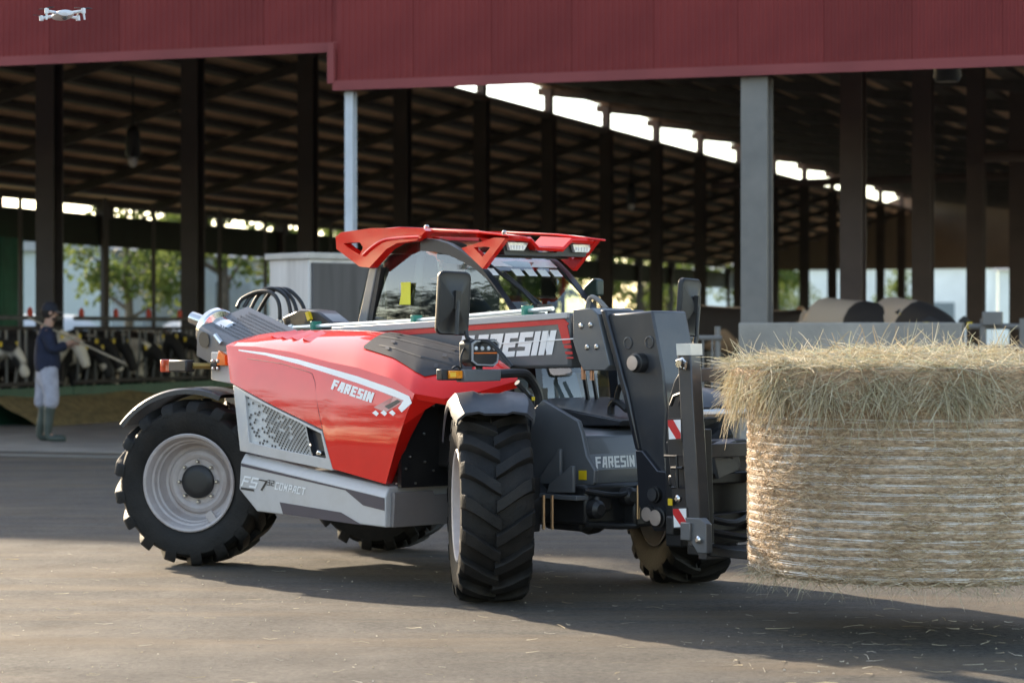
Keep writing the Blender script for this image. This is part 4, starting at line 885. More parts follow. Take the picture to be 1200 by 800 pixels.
# visor front edge: a red band stepped down in the middle, black housing under it
def fx(v): return UF - .0 
m = MB(); rows = []
for v, z in VB:
    rows.append([(UF, v, z + .012), (UF + .012, v, z), (UF, v, z - .018), (UF - .1, v, z - .012), (UF - .28, v, z + .018 if z < 1.97 else z + .012), (UF - .28, v, z + .03), (UF, v, z + .012)])
m.grid(rows); m.build('visor_front', RED, cab, .003)
m = MB(); m.prism([(.13, 1.975), (.30, 1.975), (.36, 1.92), (.56, 1.92), (.64, 1.975), (.83, 1.975), (.8, 1.9), (.15, 1.9)], UF - .2, UF - .06, 'x'); m.build('visor_housing', BLACK, cab)
for v0 in (.15, .67):
    l = part_root('work_light', cab); m = MB(); m.prism([(v0, 1.975), (v0 + .17, 1.975), (v0 + .13, 1.925), (v0 + .02, 1.925)], UF - .06, UF - .035, 'x'); m.build('light_body', CLEARLENS, l, .003)
    m = MB()
    for k in range(5): m.box((UF - .034, v0 + .035 + k * .023, 1.945), (.006, .016, .022))
    stuff(m.build('light_cells', WHITE, l))
m = MB(); m.prism([(.15, 1.9), (.8, 1.9), (.78, 1.89), (.17, 1.89)], .3, .36, 'x'); m.build('screen_top_bar', BLACK, cab)
# interior
m = MB(); m.box((-.5, .5, 1.32), (.46, .44, .14)); m.prism([(-.82, 1.38), (-.66, 1.38), (-.78, 1.95), (-.88, 1.92)], .3, .7); m.box((-.83, .5, 1.83), (.1, .26, .2)); m.build('seat', FABRIC, cab, .04, seg=3)
m = MB(); ti = Matrix.Translation((.12, .47, 1.45)) @ Matrix.Rotation(R(-35), 4, 'Y'); n = 24
m.tube([ti @ Vector((.17 * math.cos(2 * math.pi * k / n), .17 * math.sin(2 * math.pi * k / n), 0)) for k in range(n + 1)], .014, 8); m.tube([ti @ Vector((0, 0, 0)), ti @ Vector((.02, 0, -.3))], .03); m.tube([ti @ Vector((-.17, 0, 0)), ti @ Vector((.17, 0, 0))], .012); m.build('steering_wheel', BLACK, cab)
m = MB(); m.box((.42, .47, 1.36), (.22, .5, .22)); m.box((.3, .72, 1.3), (.5, .1, .2)); m.build('dashboard', BLACK, cab, .02)
# small mirror on the far pillar
m = MB(); m.prism([(0.422,1.722), (0.498,1.773), (0.536,1.762), (0.536,1.668), (0.422,1.643), (0.384,1.654)], .86, .92); m.build('pillar_mirror', mat('dark_green_plastic', (.01, .03, .025), .4), cab, .008)

# mirrors, headlight bar, hand rails
def mirror(c, rz, w=.19, h=.345, arm=()):
    r = part_root('mirror', tele, c); r.rotation_euler = (R(-2), R(3), rz)
    m = MB(); rows = []
    n = 6; pts = []
    for cx_, cy_, a0 in ((w / 2 - .035, h / 2 - .035, 0), (-w / 2 + .035, h / 2 - .035, 90), (-w / 2 + .035, -h / 2 + .035, 180), (w / 2 - .035, -h / 2 + .035, 270)):
        for k in range(n): pts.append((cx_ + .035 * math.cos(R(a0 + 90 * k / (n - 1))), cy_ + .035 * math.sin(R(a0 + 90 * k / (n - 1)))))
    for x, s_ in ((-.012, .98), (-.008, 1), (.012, 1), (.022, .95), (.02, .88), (.035, .5), (.055, .16), (.06, .02)):
        rows.append([(x, p[0] * s_, p[1] * s_) for p in pts] + [(x, pts[0][0] * s_, pts[0][1] * s_)])
    m.grid(rows); m.add([(-.012, p[0] * .98, p[1] * .98) for p in pts], [tuple(range(len(pts)))]); m.build('mirror_shell', BLACK, r, smooth=30)
    m = MB(); m.add([(-.0135, p[0] * .93, p[1] * .93) for p in pts], [tuple(range(len(pts)))]); m.build('mirror_glass', MIRROR, r, smooth=0)
    m = MB(); m.tube([(.055, 0, .06), (.075, 0, .0), (.075, 0, -.15), (.08, .0, -.17)], .012, 8); m.box((.065, 0, .02), (.03, .03, .1)); m.build('mirror_arm', BLACK, r)
    return r
mirror((1.186,-0.82,1.602), R(-18))
m = MB(); m.tube([(1.249,-0.78,1.45), (1.263,-0.78,1.413), (1.297,-0.76,1.395), (1.385,-0.72,1.386), (1.536,-0.7,1.259)], .012, 8, 5); m.build('mirror_stay', BLACK, tele)
hb = part_root('headlight_bar', tele)
BU = 1.3
m = MB(); m.prism([(-0.859,1.246), (-0.598,1.243), (-0.598,1.181), (-0.859,1.177)], BU - .04, BU + .03, 'x'); m.build('bracket', GREY, hb, .006)
m = MB(); m.prism([(-0.989,1.248), (-0.841,1.246), (-0.841,1.186), (-0.989,1.188)], BU - .05, BU, 'x'); m.build('lamp_body', BLACK, hb, .006)
m = MB(); m.prism([(-0.951,1.24), (-0.853,1.239), (-0.853,1.196), (-0.951,1.197)], BU, BU + .015, 'x'); m.build('indicator', AMBER, hb, .004)
m = MB(); m.prism([(-0.945,1.231), (-0.906,1.231), (-0.906,1.206), (-0.945,1.206)], BU + .0145, BU + .017, 'x'); m.build('indicator_cell', mat('amber_bright', (.95, .5, .05), .2, coat=1), hb)
hl_ = [(-0.817,1.39), (-0.787,1.406), (-0.635,1.408), (-0.608,1.39), (-0.617,1.278), (-0.647,1.256), (-0.781,1.261), (-0.817,1.285)]
c0 = (sum(p[0] for p in hl_) / 8, sum(p[1] for p in hl_) / 8)
m = MB(); m.prism(hl_, BU - .07, BU + .03, 'x'); m.box((BU - .02, c0[0], c0[1] - .09), (.03, .04, .05)); m.build('headlight_body', BLACK, hb, .012)
ii = [(c0[0] + (p[0] - c0[0]) * .84, c0[1] + (p[1] - c0[1]) * .82) for p in hl_]; io = [(c0[0] + (p[0] - c0[0]) * .92, c0[1] + (p[1] - c0[1]) * .92) for p in hl_]
m = MB(); m.ring(io, ii, BU + .028, BU + .037, 'x'); m.build('headlight_rim', mat('rim_grey', (.3, .3, .31), .4), hb)
m = MB(); m.prism(ii, BU + .028, BU + .0315, 'x'); m.build('headlight_lens', NAVYBLK, hb)
zs = [p[1] for p in ii]; ys = [p[0] for p in ii]; zmid = (max(zs) + min(zs)) / 2
m = MB()
for k in range(4): m.lathe([(.013, 0), (.011, .006), (.004, .008)], 10, at((BU + .031, min(ys) + .022 + k * (max(ys) - min(ys) - .044) / 3, zmid + .025), (1, 0, 0)))
stuff(m.build('headlight_cells', CLEARLENS, hb))
m = MB(); m.box((BU + .032, (max(ys) + min(ys)) / 2, zmid), (.004, max(ys) - min(ys) - .012, .007)); m.build('headlight_strip', ORANGE, hb)
m = MB(); m.tube([(1.3,-0.598,1.218), (1.3,-0.444,1.221), (1.3,-0.381,1.206), (1.3,-0.325,1.149), (1.3,-0.293,1.064), (1.3,-0.293,0.828), (1.3,-0.293,0.555)], .026, 10, 5); m.build('bar_tube', BLACK, hb)
m = MB(); m.tube([(1.28,-0.836,1.248), (1.28,-0.842,1.303), (1.28,-0.824,1.349), (1.28,-0.794,1.372)], .006, 6, 4); m.tube([(1.28,-0.902,1.249), (1.28,-0.872,1.262), (1.28,-0.836,1.243)], .006, 6, 4); each(m, 'cable', BLACK, hb)
m = MB(); m.tube([(1.24,-0.403,1.168), (1.24,-0.328,1.101), (1.24,-0.29,1.039), (1.24,-0.296,0.637)], .018, 8, 4); m.box((1.26,-0.339,1.064), (.02, .03, .025)); m.build('guard_tube', DGREY, tele)
m = MB(); m.lathe([(.014, -.003), (.014, .006)], 8, at((1.3,-0.375,1.046), (1, 0, 0))); m.box((1.3,-0.337,1.079), (.01, .016, .02)); each(m, 'yellow_plug', YEL, tele)
mirror((1.271,0.9,1.59), R(10), .2, .34)
m = MB(); m.tube([(1.34, .9, 1.42), (1.33, .86, 1.25), (1.25, .76, 1.0)], .016, 8, 4); m.build('mirror_stay', BLACK, tele)

# rear end: exhaust with perforated shield, hoses, tail lamp
EX0, EX1 = Vector((-1.557,-0.5,1.461)), Vector((-0.926,-0.5,1.282))
ed = (EX1 - EX0).normalized(); EM = at(EX0, ed)
m = MB(); m.lathe([(.13, 0), (.135, .02), (.135, .05), (.1, .06), (.1, .2), (.08, .22)], 28, EM); m.build('exhaust_can', CHROME, tele)
m = MB(); m.lathe([(.128, -.02), (.142, -.005), (.142, .035), (.13, .05)], 28, EM); m.build('clamp_ring', CHROME, tele)
m = MB(); m.tube([EX0 + Vector((.05, 0, 0)), EX0 + Vector((-.05, -.03, .04)), EX0 + Vector((-.17, -.06, .075))], [.05, .042, .04], 14); m.build('tail_pipe', CHROME, tele)
side = ed.cross(Vector((0, 0, 1))).normalized(); upv = side.cross(ed).normalized()
if upv.z < 0: upv = -upv
if side.y > 0: side = -side
def ex(t, a, b_): return EX0 + ed * t + side * a + upv * b_
m = MB(); prof = [(.14, -.16), (.158, -.03), (.155, .02), (.13, .045), (-.19, .165), (-.23, .15), (-.26, -.1)]
m.grid([[ex(.045, a, b_) for a, b_ in prof], [ex(.75, a, b_) for a, b_ in prof]]); m.add([ex(.045, a, b_) for a, b_ in prof], [tuple(range(len(prof)))]); m.build('heat_shield', mat('shield_grey', (.12, .125, .135), .42, var=.08), tele, .006)
m = MB()
for i in range(17):
    for j in range(9):
        t, a = .14 + i * .028 + (.014 if j % 2 else 0), .10 - j * .03
        cc = lerp((.13, .045), (-.19, .165), (.13 - a) / .32); m.add([ex(t + .009 * math.cos(R(60 * k)), a + .009 * math.sin(R(60 * k)), cc[1] + .006) for k in range(6)], [tuple(range(6))])
stuff(m.build('shield_holes', BLACK, tele, smooth=0))
m = MB(); m.add([ex(.13 + .06 * math.cos(R(30 * k)), .152 + .0, -.03 + .05 * math.sin(R(30 * k))) + side * .012 for k in range(12)], [tuple(range(12))]); m.build('shield_opening', BLACK, tele, smooth=0)
m = MB(); m.tube([ex(.24, .158, .03), ex(.32, .158, .0)], .018, 8); m.build('shield_handle', CHROME, tele)
for k in range(4):
    m = MB(); x0 = -.95 - .04 * k
    A_ = [((-1.744,-0.2,1.605), (-1.758,-0.15,1.661), (-1.657,-0.1,1.705), (-1.533,-0.08,1.698), (-1.448,-0.08,1.626), (-1.439,-0.08,1.494)), ((-1.739,-0.15,1.605), (-1.714,-0.1,1.683), (-1.575,-0.05,1.727), (-1.466,-0.02,1.681), (-1.41,-0.02,1.593), (-1.401,-0.02,1.483)),
          ((-1.734,-0.1,1.595), (-1.699,-0.05,1.695), (-1.578,0,1.727), (-1.479,0.03,1.677), (-1.413,0.03,1.593), (-1.404,0.03,1.494)), ((-1.789,0,1.579), (-1.673,0.02,1.706), (-1.544,0.05,1.722), (-1.454,0.08,1.66), (-1.389,0.08,1.582), (-1.38,0.08,1.505))][k]
    m.tube(A_, .0135, 8, 6); h_ = m.build('hydraulic_hose', BLACK, tele)
    f_ = MB(); p = Vector(A_[-1]); f_.lathe([(.018, -.06), (.018, .0), (.02, .005), (.02, .025), (.015, .03)], 8, at(p)); f_.build('hose_fitting', STEEL, h_)
m = MB(); m.prism([(-1.415,1.45), (-1.462,1.538), (-1.258,1.592), (-1.075,1.58), (-0.914,1.504), (-0.897,1.429)], -.05, .1); m.build('boom_rear', NAVYBLK, tele, .012)
m = MB(); m.prism([(-1.175,1.569), (-1.148,1.575), (-1.121,1.526), (-1.148,1.515)], -.075, -.05); m.build('yellow_tag', YEL, tele)
tl = part_root('tail_light', tele)
m = MB(); m.box((-1.514,-0.78,1.233), (.2, .07, .075)); m.build('lamp_housing', BLACK, tl, .01)
lx = (-1.693,-0.78,1.232)
m = MB(); m.box((lx[0], lx[1], lx[2]), (.028, .075, .08)); m.build('lamp_lens', REDLENS, tl, .008)
m = MB(); m.tube([(-1.389,-0.78,1.235), (-1.316,-0.6,1.231)], .02, 8); m.build('lamp_arm', mat('brass', (.3, .2, .06), .4, metal=.7), tl)
m = MB(); m.box((-1.293,-0.68,1.238), (.06, .03, .06)); m.build('lamp_bracket', BLACK, tl, .004)
m = MB()
for p in ((-1.248,-0.72,1.265), (-1.196,-0.72,1.265), (-1.248,-0.72,1.217), (-1.196,-0.72,1.218)): m.lathe([(.012, 0), (.012, .01), (.005, .014)], 8, at(p, (0, -1, 0)))
stuff(m.build('bracket_bolts', STEEL, tl))
m = MB(); m.prism([(-1.369,1.322), (-1.173,1.323), (-1.136,1.123), (-1.369,1.146)], -.66, -.4); m.build('rear_panel', SILV, tele, .008)
m = MB(); m.prism([(-1.24,1.328), (-1.175,1.302), (-1.166,1.239), (-1.259,1.238), (-1.259,1.28)], -.69, -.665); m.build('reflector', ORANGE, tele, .003)

# ------------------------------------------------------------------ people
def fingers(wrist, d, palm_n, r=.009):
    d = Vector(d).normalized(); n = Vector(palm_n).normalized(); s_ = d.cross(n).normalized(); w = Vector(wrist); J = [(tuple(w + d * .05), (.03, .018))]; E = []
    for k, (off, ln) in enumerate(((-.03, .065), (-.01, .078), (.011, .073), (.031, .058))):
        b0 = w + d * .09 + s_ * off; i0 = len(J)
        J += [(tuple(b0), r * 1.1), (tuple(b0 + d * ln * .5 + n * .012), r), (tuple(b0 + d * ln * .75 + n * .035), r * .9)]; E += [(0, i0), (i0, i0 + 1), (i0 + 1, i0 + 2)]
    b0 = w + d * .035 - s_ * .035; i0 = len(J); J += [(tuple(b0), r * 1.2), (tuple(b0 + d * .035 - s_ * .02 + n * .015), r), (tuple(b0 + d * .06 - s_ * .02 + n * .03), r * .9)]; E += [(0, i0), (i0, i0 + 1), (i0 + 1, i0 + 2)]
    return J, E
def body(t, P, sit=False):
    """P: joints of the pose; builds one continuous skin-coloured figure with head, arms, legs and fingers"""
    J = [(P['pelvis'], (.11, .14)), (P['waist'], (.1, .13)), (P['chest'], (.12, .15)), (P['neck'], .055), (P['jaw'], (.062, .07)), (P['head'], (.083, .092)), (P['crown'], (.06, .07))]
    E = [(0, 1), (1, 2), (2, 3), (3, 4), (4, 5), (5, 6)]
    for s_ in 'rl':
        n = len(J); J += [(P['sh_' + s_], .055), (P['el_' + s_], .042), (P['wr_' + s_], .03)]; E += [(2, n), (n, n + 1), (n + 1, n + 2)]
        FJ, FE = fingers(P['wr_' + s_], Vector(P['wr_' + s_]) - Vector(P['el_' + s_]), P.get('palm', (0, 0, -1))); k = len(J); J += FJ; E += [(n + 2, k)] + [(a + k, b + k) for a, b in FE]
        n = len(J); J += [(P['hip_' + s_], .085), (P['kn_' + s_], .06), (P['an_' + s_], .042), (lerp(P['an_' + s_], P['toe_' + s_], .5), .022)]; E += [(0, n), (n, n + 1), (n + 1, n + 2), (n + 2, n + 3)]
    skin('body', J, E, SKIN, t, 2, 0)
    h = Vector(P['head']); f = Vector(P['face']).normalized(); s2 = f.cross(Vector((0, 0, 1))).normalized()
    m = MB(); m.add([h + f * .075 + Vector((0, 0, .02)), h + f * .115 + Vector((0, 0, -.02)), h + f * .078 + s2 * .016 + Vector((0, 0, -.03)), h + f * .078 - s2 * .016 + Vector((0, 0, -.03))], [(0, 1, 2), (0, 3, 1), (1, 3, 2)]); m.build('nose', SKIN, t)
    for q in (-1, 1):
        m = MB(); m.lathe([(.0, -.012), (.02, -.008), (.028, .0), (.018, .008), (.0, .01)], 10, at(h + s2 * .088 * q, s2 * q)); m.build('ear', SKIN, t)
        m = MB(); m.lathe([(.0, -.008), (.011, 0), (.0, .005)], 10, at(h + f * .084 + s2 * .032 * q + Vector((0, 0, .018)), f)); m.build('eye', BLACK, t)
    m = MB(); m.box(h + f * .08 + Vector((0, 0, -.06)), (.02, .045, .01), f.to_track_quat('X', 'Z').to_matrix()); m.build('mouth', mat('lips', (.35, .13, .11), .5), t)
    return h, f, s2
def cap(t, h, f, m_, brim=m_ if False else None):
    M = Matrix.Translation(h + Vector((0, 0, .03))) @ f.to_track_quat('X', 'Z').to_matrix().to_4x4()
    m = MB(); m.lathe([(.104, -.005), (.108, .02), (.1, .06), (.075, .095), (.04, .112), (.0, .117)], 20, M); m.build('cap', m_, t)
    m = MB(); rows = []
    for i in range(9):
        a = R(-70 + 140 * i / 8); rows.append([M @ Vector((.1 * math.cos(a), .1 * math.sin(a), .0)), M @ Vector((.1 * math.cos(a) + .085 * math.cos(a * .8), .1 * math.sin(a), -.012)), M @ Vector((.1 * math.cos(a) + .083 * math.cos(a * .8), .1 * math.sin(a), -.02)), M @ Vector((.1 * math.cos(a), .1 * math.sin(a), -.009))])
    m.grid(rows); m.build('cap_brim', brim or m_, t)
man = thing('person', 'man in navy sweater and green rubber boots standing by the feed fence', 'person', (-6.1, 31.75, 0), R(12))
P = dict(pelvis=(0, 0, .98), waist=(.0, 0, 1.14), chest=(-.02, 0, 1.36), neck=(.0, 0, 1.54), jaw=(.05, 0, 1.61), head=(.03, 0, 1.69), crown=(.01, 0, 1.76), face=(1, .05, -.08),
         sh_r=(-.02, -.19, 1.46), el_r=(.06, -.27, 1.2), wr_r=(.28, -.16, 1.3), sh_l=(-.02, .19, 1.46), el_l=(.08, .26, 1.2), wr_l=(.3, .1, 1.27),
         hip_r=(0, -.1, .92), kn_r=(.03, -.11, .52), an_r=(-.0, -.12, .1), toe_r=(.17, -.14, .05), hip_l=(-.02, .1, .92), kn_l=(-.03, .11, .52), an_l=(-.1, .12, .1), toe_l=(.06, .13, .05), palm=(.3, .6, -.5))
h, f, s2 = body(man, P)
skin('sweater', [((0, 0, .86), (.17, .2)), ((0, 0, 1.04), (.195, .23)), ((-.01, 0, 1.22), (.18, .22)), (P['chest'], (.175, .225)), ((0, 0, 1.5), (.085, .1)), ((-.02, -.2, 1.44), .1), (P['el_r'], .08), (lerp(P['el_r'], P['wr_r'], .85), .058), ((-.02, .2, 1.44), .1), (P['el_l'], .08), (lerp(P['el_l'], P['wr_l'], .85), .058)],
     [(0, 1), (1, 2), (2, 3), (3, 4), (3, 5), (5, 6), (6, 7), (3, 8), (8, 9), (9, 10)], NAVY, man, 2, 0)
skin('trousers', [((0, 0, 1.12), (.15, .18)), ((0, 0, .96), (.16, .19)), ((.02, -.11, .82), (.13, .12)), ((.06, -.13, .6), .105), ((.03, -.13, .42), .115), ((-.04, .11, .82), (.13, .12)), ((-.06, .13, .6), .105), ((-.09, .13, .42), .115)], [(0, 1), (1, 2), (2, 3), (3, 4), (1, 5), (5, 6), (6, 7)], TROUS, man, 2, 0)
for s_, q in (('r', -1), ('l', 1)):
    a_, k_, t_ = P['an_' + s_], P['kn_' + s_], P['toe_' + s_]
    skin('boot', [((lerp(a_, k_, .95)), .088), ((lerp(a_, k_, .75)), .08), (lerp(a_, k_, .45), .066), ((a_[0], a_[1], .13), .055), ((a_[0], a_[1], .055), (.05, .055)), ((t_[0] - .02, t_[1], .045), (.06, .055)), ((t_[0] + .08, t_[1], .045), (.05, .05))], [(0, 1), (1, 2), (2, 3), (3, 4), (4, 5), (5, 6)], BOOT, man, 2, 2)
cap(man, h, f, mat('navy_cap', (.015, .018, .03), .85), mat('grey_brim', (.2, .19, .19), .8))
m = MB(); m.lathe([(.0, -.07), (.04, -.06), (.06, -.03), (.062, .0), (.05, .01)], 14, Matrix.Translation(h + f * .035 + Vector((0, 0, -.06)))); m.build('beard', mat('brown_beard', (.06, .035, .025), .8), man)
m = MB(); m.lathe([(.06, -.07), (.09, -.03), (.1, .03)], 16, Matrix.Translation(h - f * .025)); m.build('hair', HAIR, man)
pl = MB(); pl.tube([(-6.33, 31.62, 1.63), (-5.72, 31.62, 1.335), (-5.05, 31.65, 1.02)], [.012, .013, .018], 8); o = pl.build('wooden_pole', WOOD); tag(o, 'pale wooden pole slanting across the shoulder and hand of the man', 'pole')

drv = thing('person', 'driver in dark jacket and cap sitting behind the cab glass', 'person', Vector((-.485, 14.52, 0)) + Matrix.Rotation(TH, 3, 'Z') @ Vector((-.48, .5, 0)), TH)
P = dict(pelvis=(-.05, 0, 1.42), waist=(-.08, 0, 1.52), chest=(-.05, 0, 1.66), neck=(.03, 0, 1.77), jaw=(.1, 0, 1.8), head=(.09, 0, 1.87), crown=(.07, 0, 1.93), face=(1, -.25, -.1),
         sh_r=(-.02, -.18, 1.7), el_r=(.2, -.22, 1.5), wr_r=(.44, -.13, 1.53), sh_l=(-.02, .18, 1.7), el_l=(.2, .22, 1.5), wr_l=(.44, .1, 1.53),
         hip_r=(.0, -.1, 1.43), kn_r=(.42, -.12, 1.48), an_r=(.5, -.12, 1.28), toe_r=(.6, -.12, 1.26), hip_l=(0, .1, 1.43), kn_l=(.42, .12, 1.48), an_l=(.5, .12, 1.28), toe_l=(.6, .12, 1.26), palm=(.2, 0, -1))
h, f, s2 = body(drv, P)
skin('jacket', [(P['pelvis'], (.13, .16)), (P['waist'], (.13, .16)), (P['chest'], (.13, .18)), ((.02, 0, 1.745), (.07, .08)), (P['sh_r'], .078), (P['el_r'], .06), (lerp(P['el_r'], P['wr_r'], .85), .048), (P['sh_l'], .078), (P['el_l'], .06), (lerp(P['el_l'], P['wr_l'], .85), .048)], [(0, 1), (1, 2), (2, 3), (2, 4), (4, 5), (5, 6), (2, 7), (7, 8), (8, 9)], mat('dark_jacket', (.03, .035, .05), .9), drv, 2, 0)
skin('trousers', [(P['pelvis'], (.13, .16)), (P['hip_r'], .1), (P['kn_r'], .078), (P['an_r'], .06), (P['hip_l'], .1), (P['kn_l'], .078), (P['an_l'], .06)], [(0, 1), (1, 2), (2, 3), (0, 4), (4, 5), (5, 6)], mat('dark_jeans', (.03, .04, .07), .9), drv, 2, 0)
cap(drv, h, f, mat('black_cap', (.02, .02, .02), .8))

# ------------------------------------------------------------------ hay bale
BR, BZ0, BZ1 = .80, .293, 1.26
bc = Vector((1.958, 11.70, 0))
bale = thing('hay_bale', 'round hay bale in white net wrap with shaggy loose hay on top', 'hay bale', bc + Vector((0, 0, BZ0)))
HB = mat('packed_hay', (.54, .38, .25), .9, var=.45, scale=28, bump=.9, bscale=55, c2=(.22, .14, .08), c2amt=.6, c2scale=16, stretch=(1, 1, 3))
m = MB(); H_ = BZ1 - BZ0; n = 110; rows = []
NR = 23
for j in range(NR * 4 + 1):
    z = H_ * j / (NR * 4); w = .012 * abs(math.sin(math.pi * j / 4)) 
    row = []
    for k in range(n + 1):
        a = 2 * math.pi * (k % n) / n; r = BR + w + .014 * noise.noise((4 * math.cos(a), 4 * math.sin(a), z * 3)) + .008 * noise.noise((14 * math.cos(a), 14 * math.sin(a), z * 14)) - .03 * max(0, 1 - z / .05) - .02 * max(0, (z - H_ + .08) / .08)
        row.append((r * math.cos(a), r * math.sin(a), z))
    rows.append(row)
m.grid(rows); m.add([rows[0][k] for k in range(n)], [tuple(range(n))]); m.add([rows[-1][k] for k in range(n)], [tuple(range(n))]); m.build('packed_hay', HB, bale, smooth=80)
NET = mat('net_wrap', (.68, .63, .57), .7, var=.3, scale=14)
rr_ = random.Random(5); ring = MB()
for j in range(1, NR + 1):
    z = H_ * j / NR - .006
    for strand in range(3):
        pts = []; n = 120; dz = (0, .007, -.008)[strand]
        for k in range(n + 1):
            a = 2 * math.pi * (k % n) / n; zz_ = z + dz + .006 * noise.noise((3 * math.cos(a), 3 * math.sin(a), j * 5 + strand * 40)); r = BR + .004 + .014 * noise.noise((4 * math.cos(a), 4 * math.sin(a), zz_ * 3)) + .004
            pts.append((r * math.cos(a), r * math.sin(a), zz_))
        ring.tube(pts, (.0026 if strand == 0 else .0016), 5)
ring.build('net_wrap', NET, bale)
def strands(m, count, fn, seg=3):
    vs, fs = m.v, m.f
    for _ in range(count):
        p, d, ln, w, droop = fn()
        s_ = d.cross(Vector((rr_.uniform(-1, 1), rr_.uniform(-1, 1), rr_.uniform(-1, 1)))); 
        if s_.length < 1e-3: continue
        s_.normalize(); o = len(vs); bend = Vector((rr_.uniform(-.25, .25), rr_.uniform(-.25, .25), rr_.uniform(-.25, .25))) * ln
        for i in range(seg + 1):
            t = i / seg; q = p + d * ln * t + bend * t * (1 - t) + Vector((0, 0, -droop * t * t)); ww = w * (1 - .6 * t)
            vs.append(tuple(q - s_ * ww)); vs.append(tuple(q + s_ * ww))
        for i in range(seg): fs.append((o + 2 * i, o + 2 * i + 1, o + 2 * i + 3, o + 2 * i + 2))
def wall_strand():
    a = rr_.uniform(math.pi * .95, math.pi * 2.05); z = rr_.uniform(0, H_ - .05); row = z / H_ * NR; 
    p = Vector((math.cos(a), math.sin(a), 0)) * (BR + .008); p.z = z
    tdir = Vector((-math.sin(a), math.cos(a), 0)) * rr_.choice((-1, 1)); out = Vector((math.cos(a), math.sin(a), 0))
    d = (tdir + Vector((0, 0, rr_.gauss(0, .45))) + out * rr_.uniform(-.02, .16)).normalized()
    return p, d, rr_.uniform(.025, .09), rr_.uniform(.001, .0028), 0
m = MB(); strands(m, 15000, wall_strand, 2); o = m.build('surface_straw', random_tint('wall_straw', [(.44, .31, .2), (.6, .46, .31), (.33, .22, .13), (.68, .55, .4), (.48, .37, .23), (.6, .47, .33)], .75, .15), bale, smooth=0); o['kind'] = 'stuff'
def bottom_strand():
    a = rr_.uniform(math.pi * .95, math.pi * 2.05); p = Vector((math.cos(a), math.sin(a), 0)) * (BR - rr_.uniform(0, .06)); p.z = rr_.uniform(0, .03)
    out = Vector((math.cos(a), math.sin(a), 0)); d = (out * rr_.uniform(-.1, .5) + Vector((rr_.uniform(-1, 1), rr_.uniform(-1, 1), 0)) * .8 + Vector((0, 0, -rr_.random() ** 2 * .9))).normalized()
    return p, d, rr_.uniform(.03, .14), rr_.uniform(.0008, .0018), .01
m = MB(); strands(m, 900, bottom_strand, 2); o = m.build('hanging_straw', HAYS, bale, smooth=0); o['kind'] = 'stuff'
# loose hay heaped on top, hanging over the rim
def topz(r): return H_ + .03 + .07 * max(0, 1 - (r / .95) ** 2)
m = MB(); rows = []
for i in range(13):
    r = .9 * i / 12
    rows.append([(r * math.cos(2 * math.pi * k / 48), r * math.sin(2 * math.pi * k / 48), topz(r) - .03 + .03 * noise.noise((5 * r * math.cos(2 * math.pi * k / 48), 5 * r * math.sin(2 * math.pi * k / 48), 1))) for k in range(49)])
rows.append([(p[0] * .97, p[1] * .97, H_ - .12) for p in rows[-1]]); rows.append([(p[0] * .9, p[1] * .9, H_ - .22) for p in rows[-1]])
m.grid(rows); m.build('hay_cap', HB, bale, smooth=80)
clump = [(rr_.uniform(math.pi * .9, math.pi * 2.1), rr_.uniform(-.4, .4), rr_.uniform(.6, 1.25)) for _ in range(46)]
def thatch():
    if rr_.random() < .6:
        c = rr_.choice(clump); a = c[0] + rr_.gauss(0, .06); sl_ = c[1] * 1.6 + rr_.gauss(0, .35); L_ = c[2]
    else: a = rr_.uniform(0, 2 * math.pi); sl_ = rr_.gauss(0, 1.0); L_ = rr_.uniform(.4, 1.1)
    out = Vector((math.cos(a), math.sin(a), 0)); tan = Vector((-math.sin(a), math.cos(a), 0))
    if rr_.random() < .4: sl_ = rr_.gauss(0, 2.2)
    lay = rr_.random(); ln = rr_.uniform(.07, .18) * L_
    p = out * (.83 + .06 * rr_.random()); p.z = H_ + .05 - .17 * lay + rr_.uniform(-.02, .03)
    d = (out * rr_.uniform(.0, .4) + tan * sl_ + Vector((0, 0, rr_.uniform(-.9, .25)))).normalized()
    return p, d, ln, rr_.uniform(.001, .0032), ln * rr_.uniform(.1, .6)
m = MB(); strands(m, 11000, thatch, 4)
def tops():
    a = rr_.uniform(0, 2 * math.pi); r = .93 * math.sqrt(rr_.random()); p = Vector((r * math.cos(a), r * math.sin(a), topz(r) - .01))
    up = rr_.random() < .03
    d = Vector((rr_.uniform(-1, 1), rr_.uniform(-1, 1), rr_.uniform(.0, .3) if not up else rr_.uniform(.6, 2))).normalized()
    return p, d, rr_.uniform(.05, .2), rr_.uniform(.0012, .0034), rr_.uniform(0, .05)
strands(m, 6000, tops, 3)
o = m.build('loose_hay', HAYS, bale, smooth=0); o['kind'] = 'stuff'

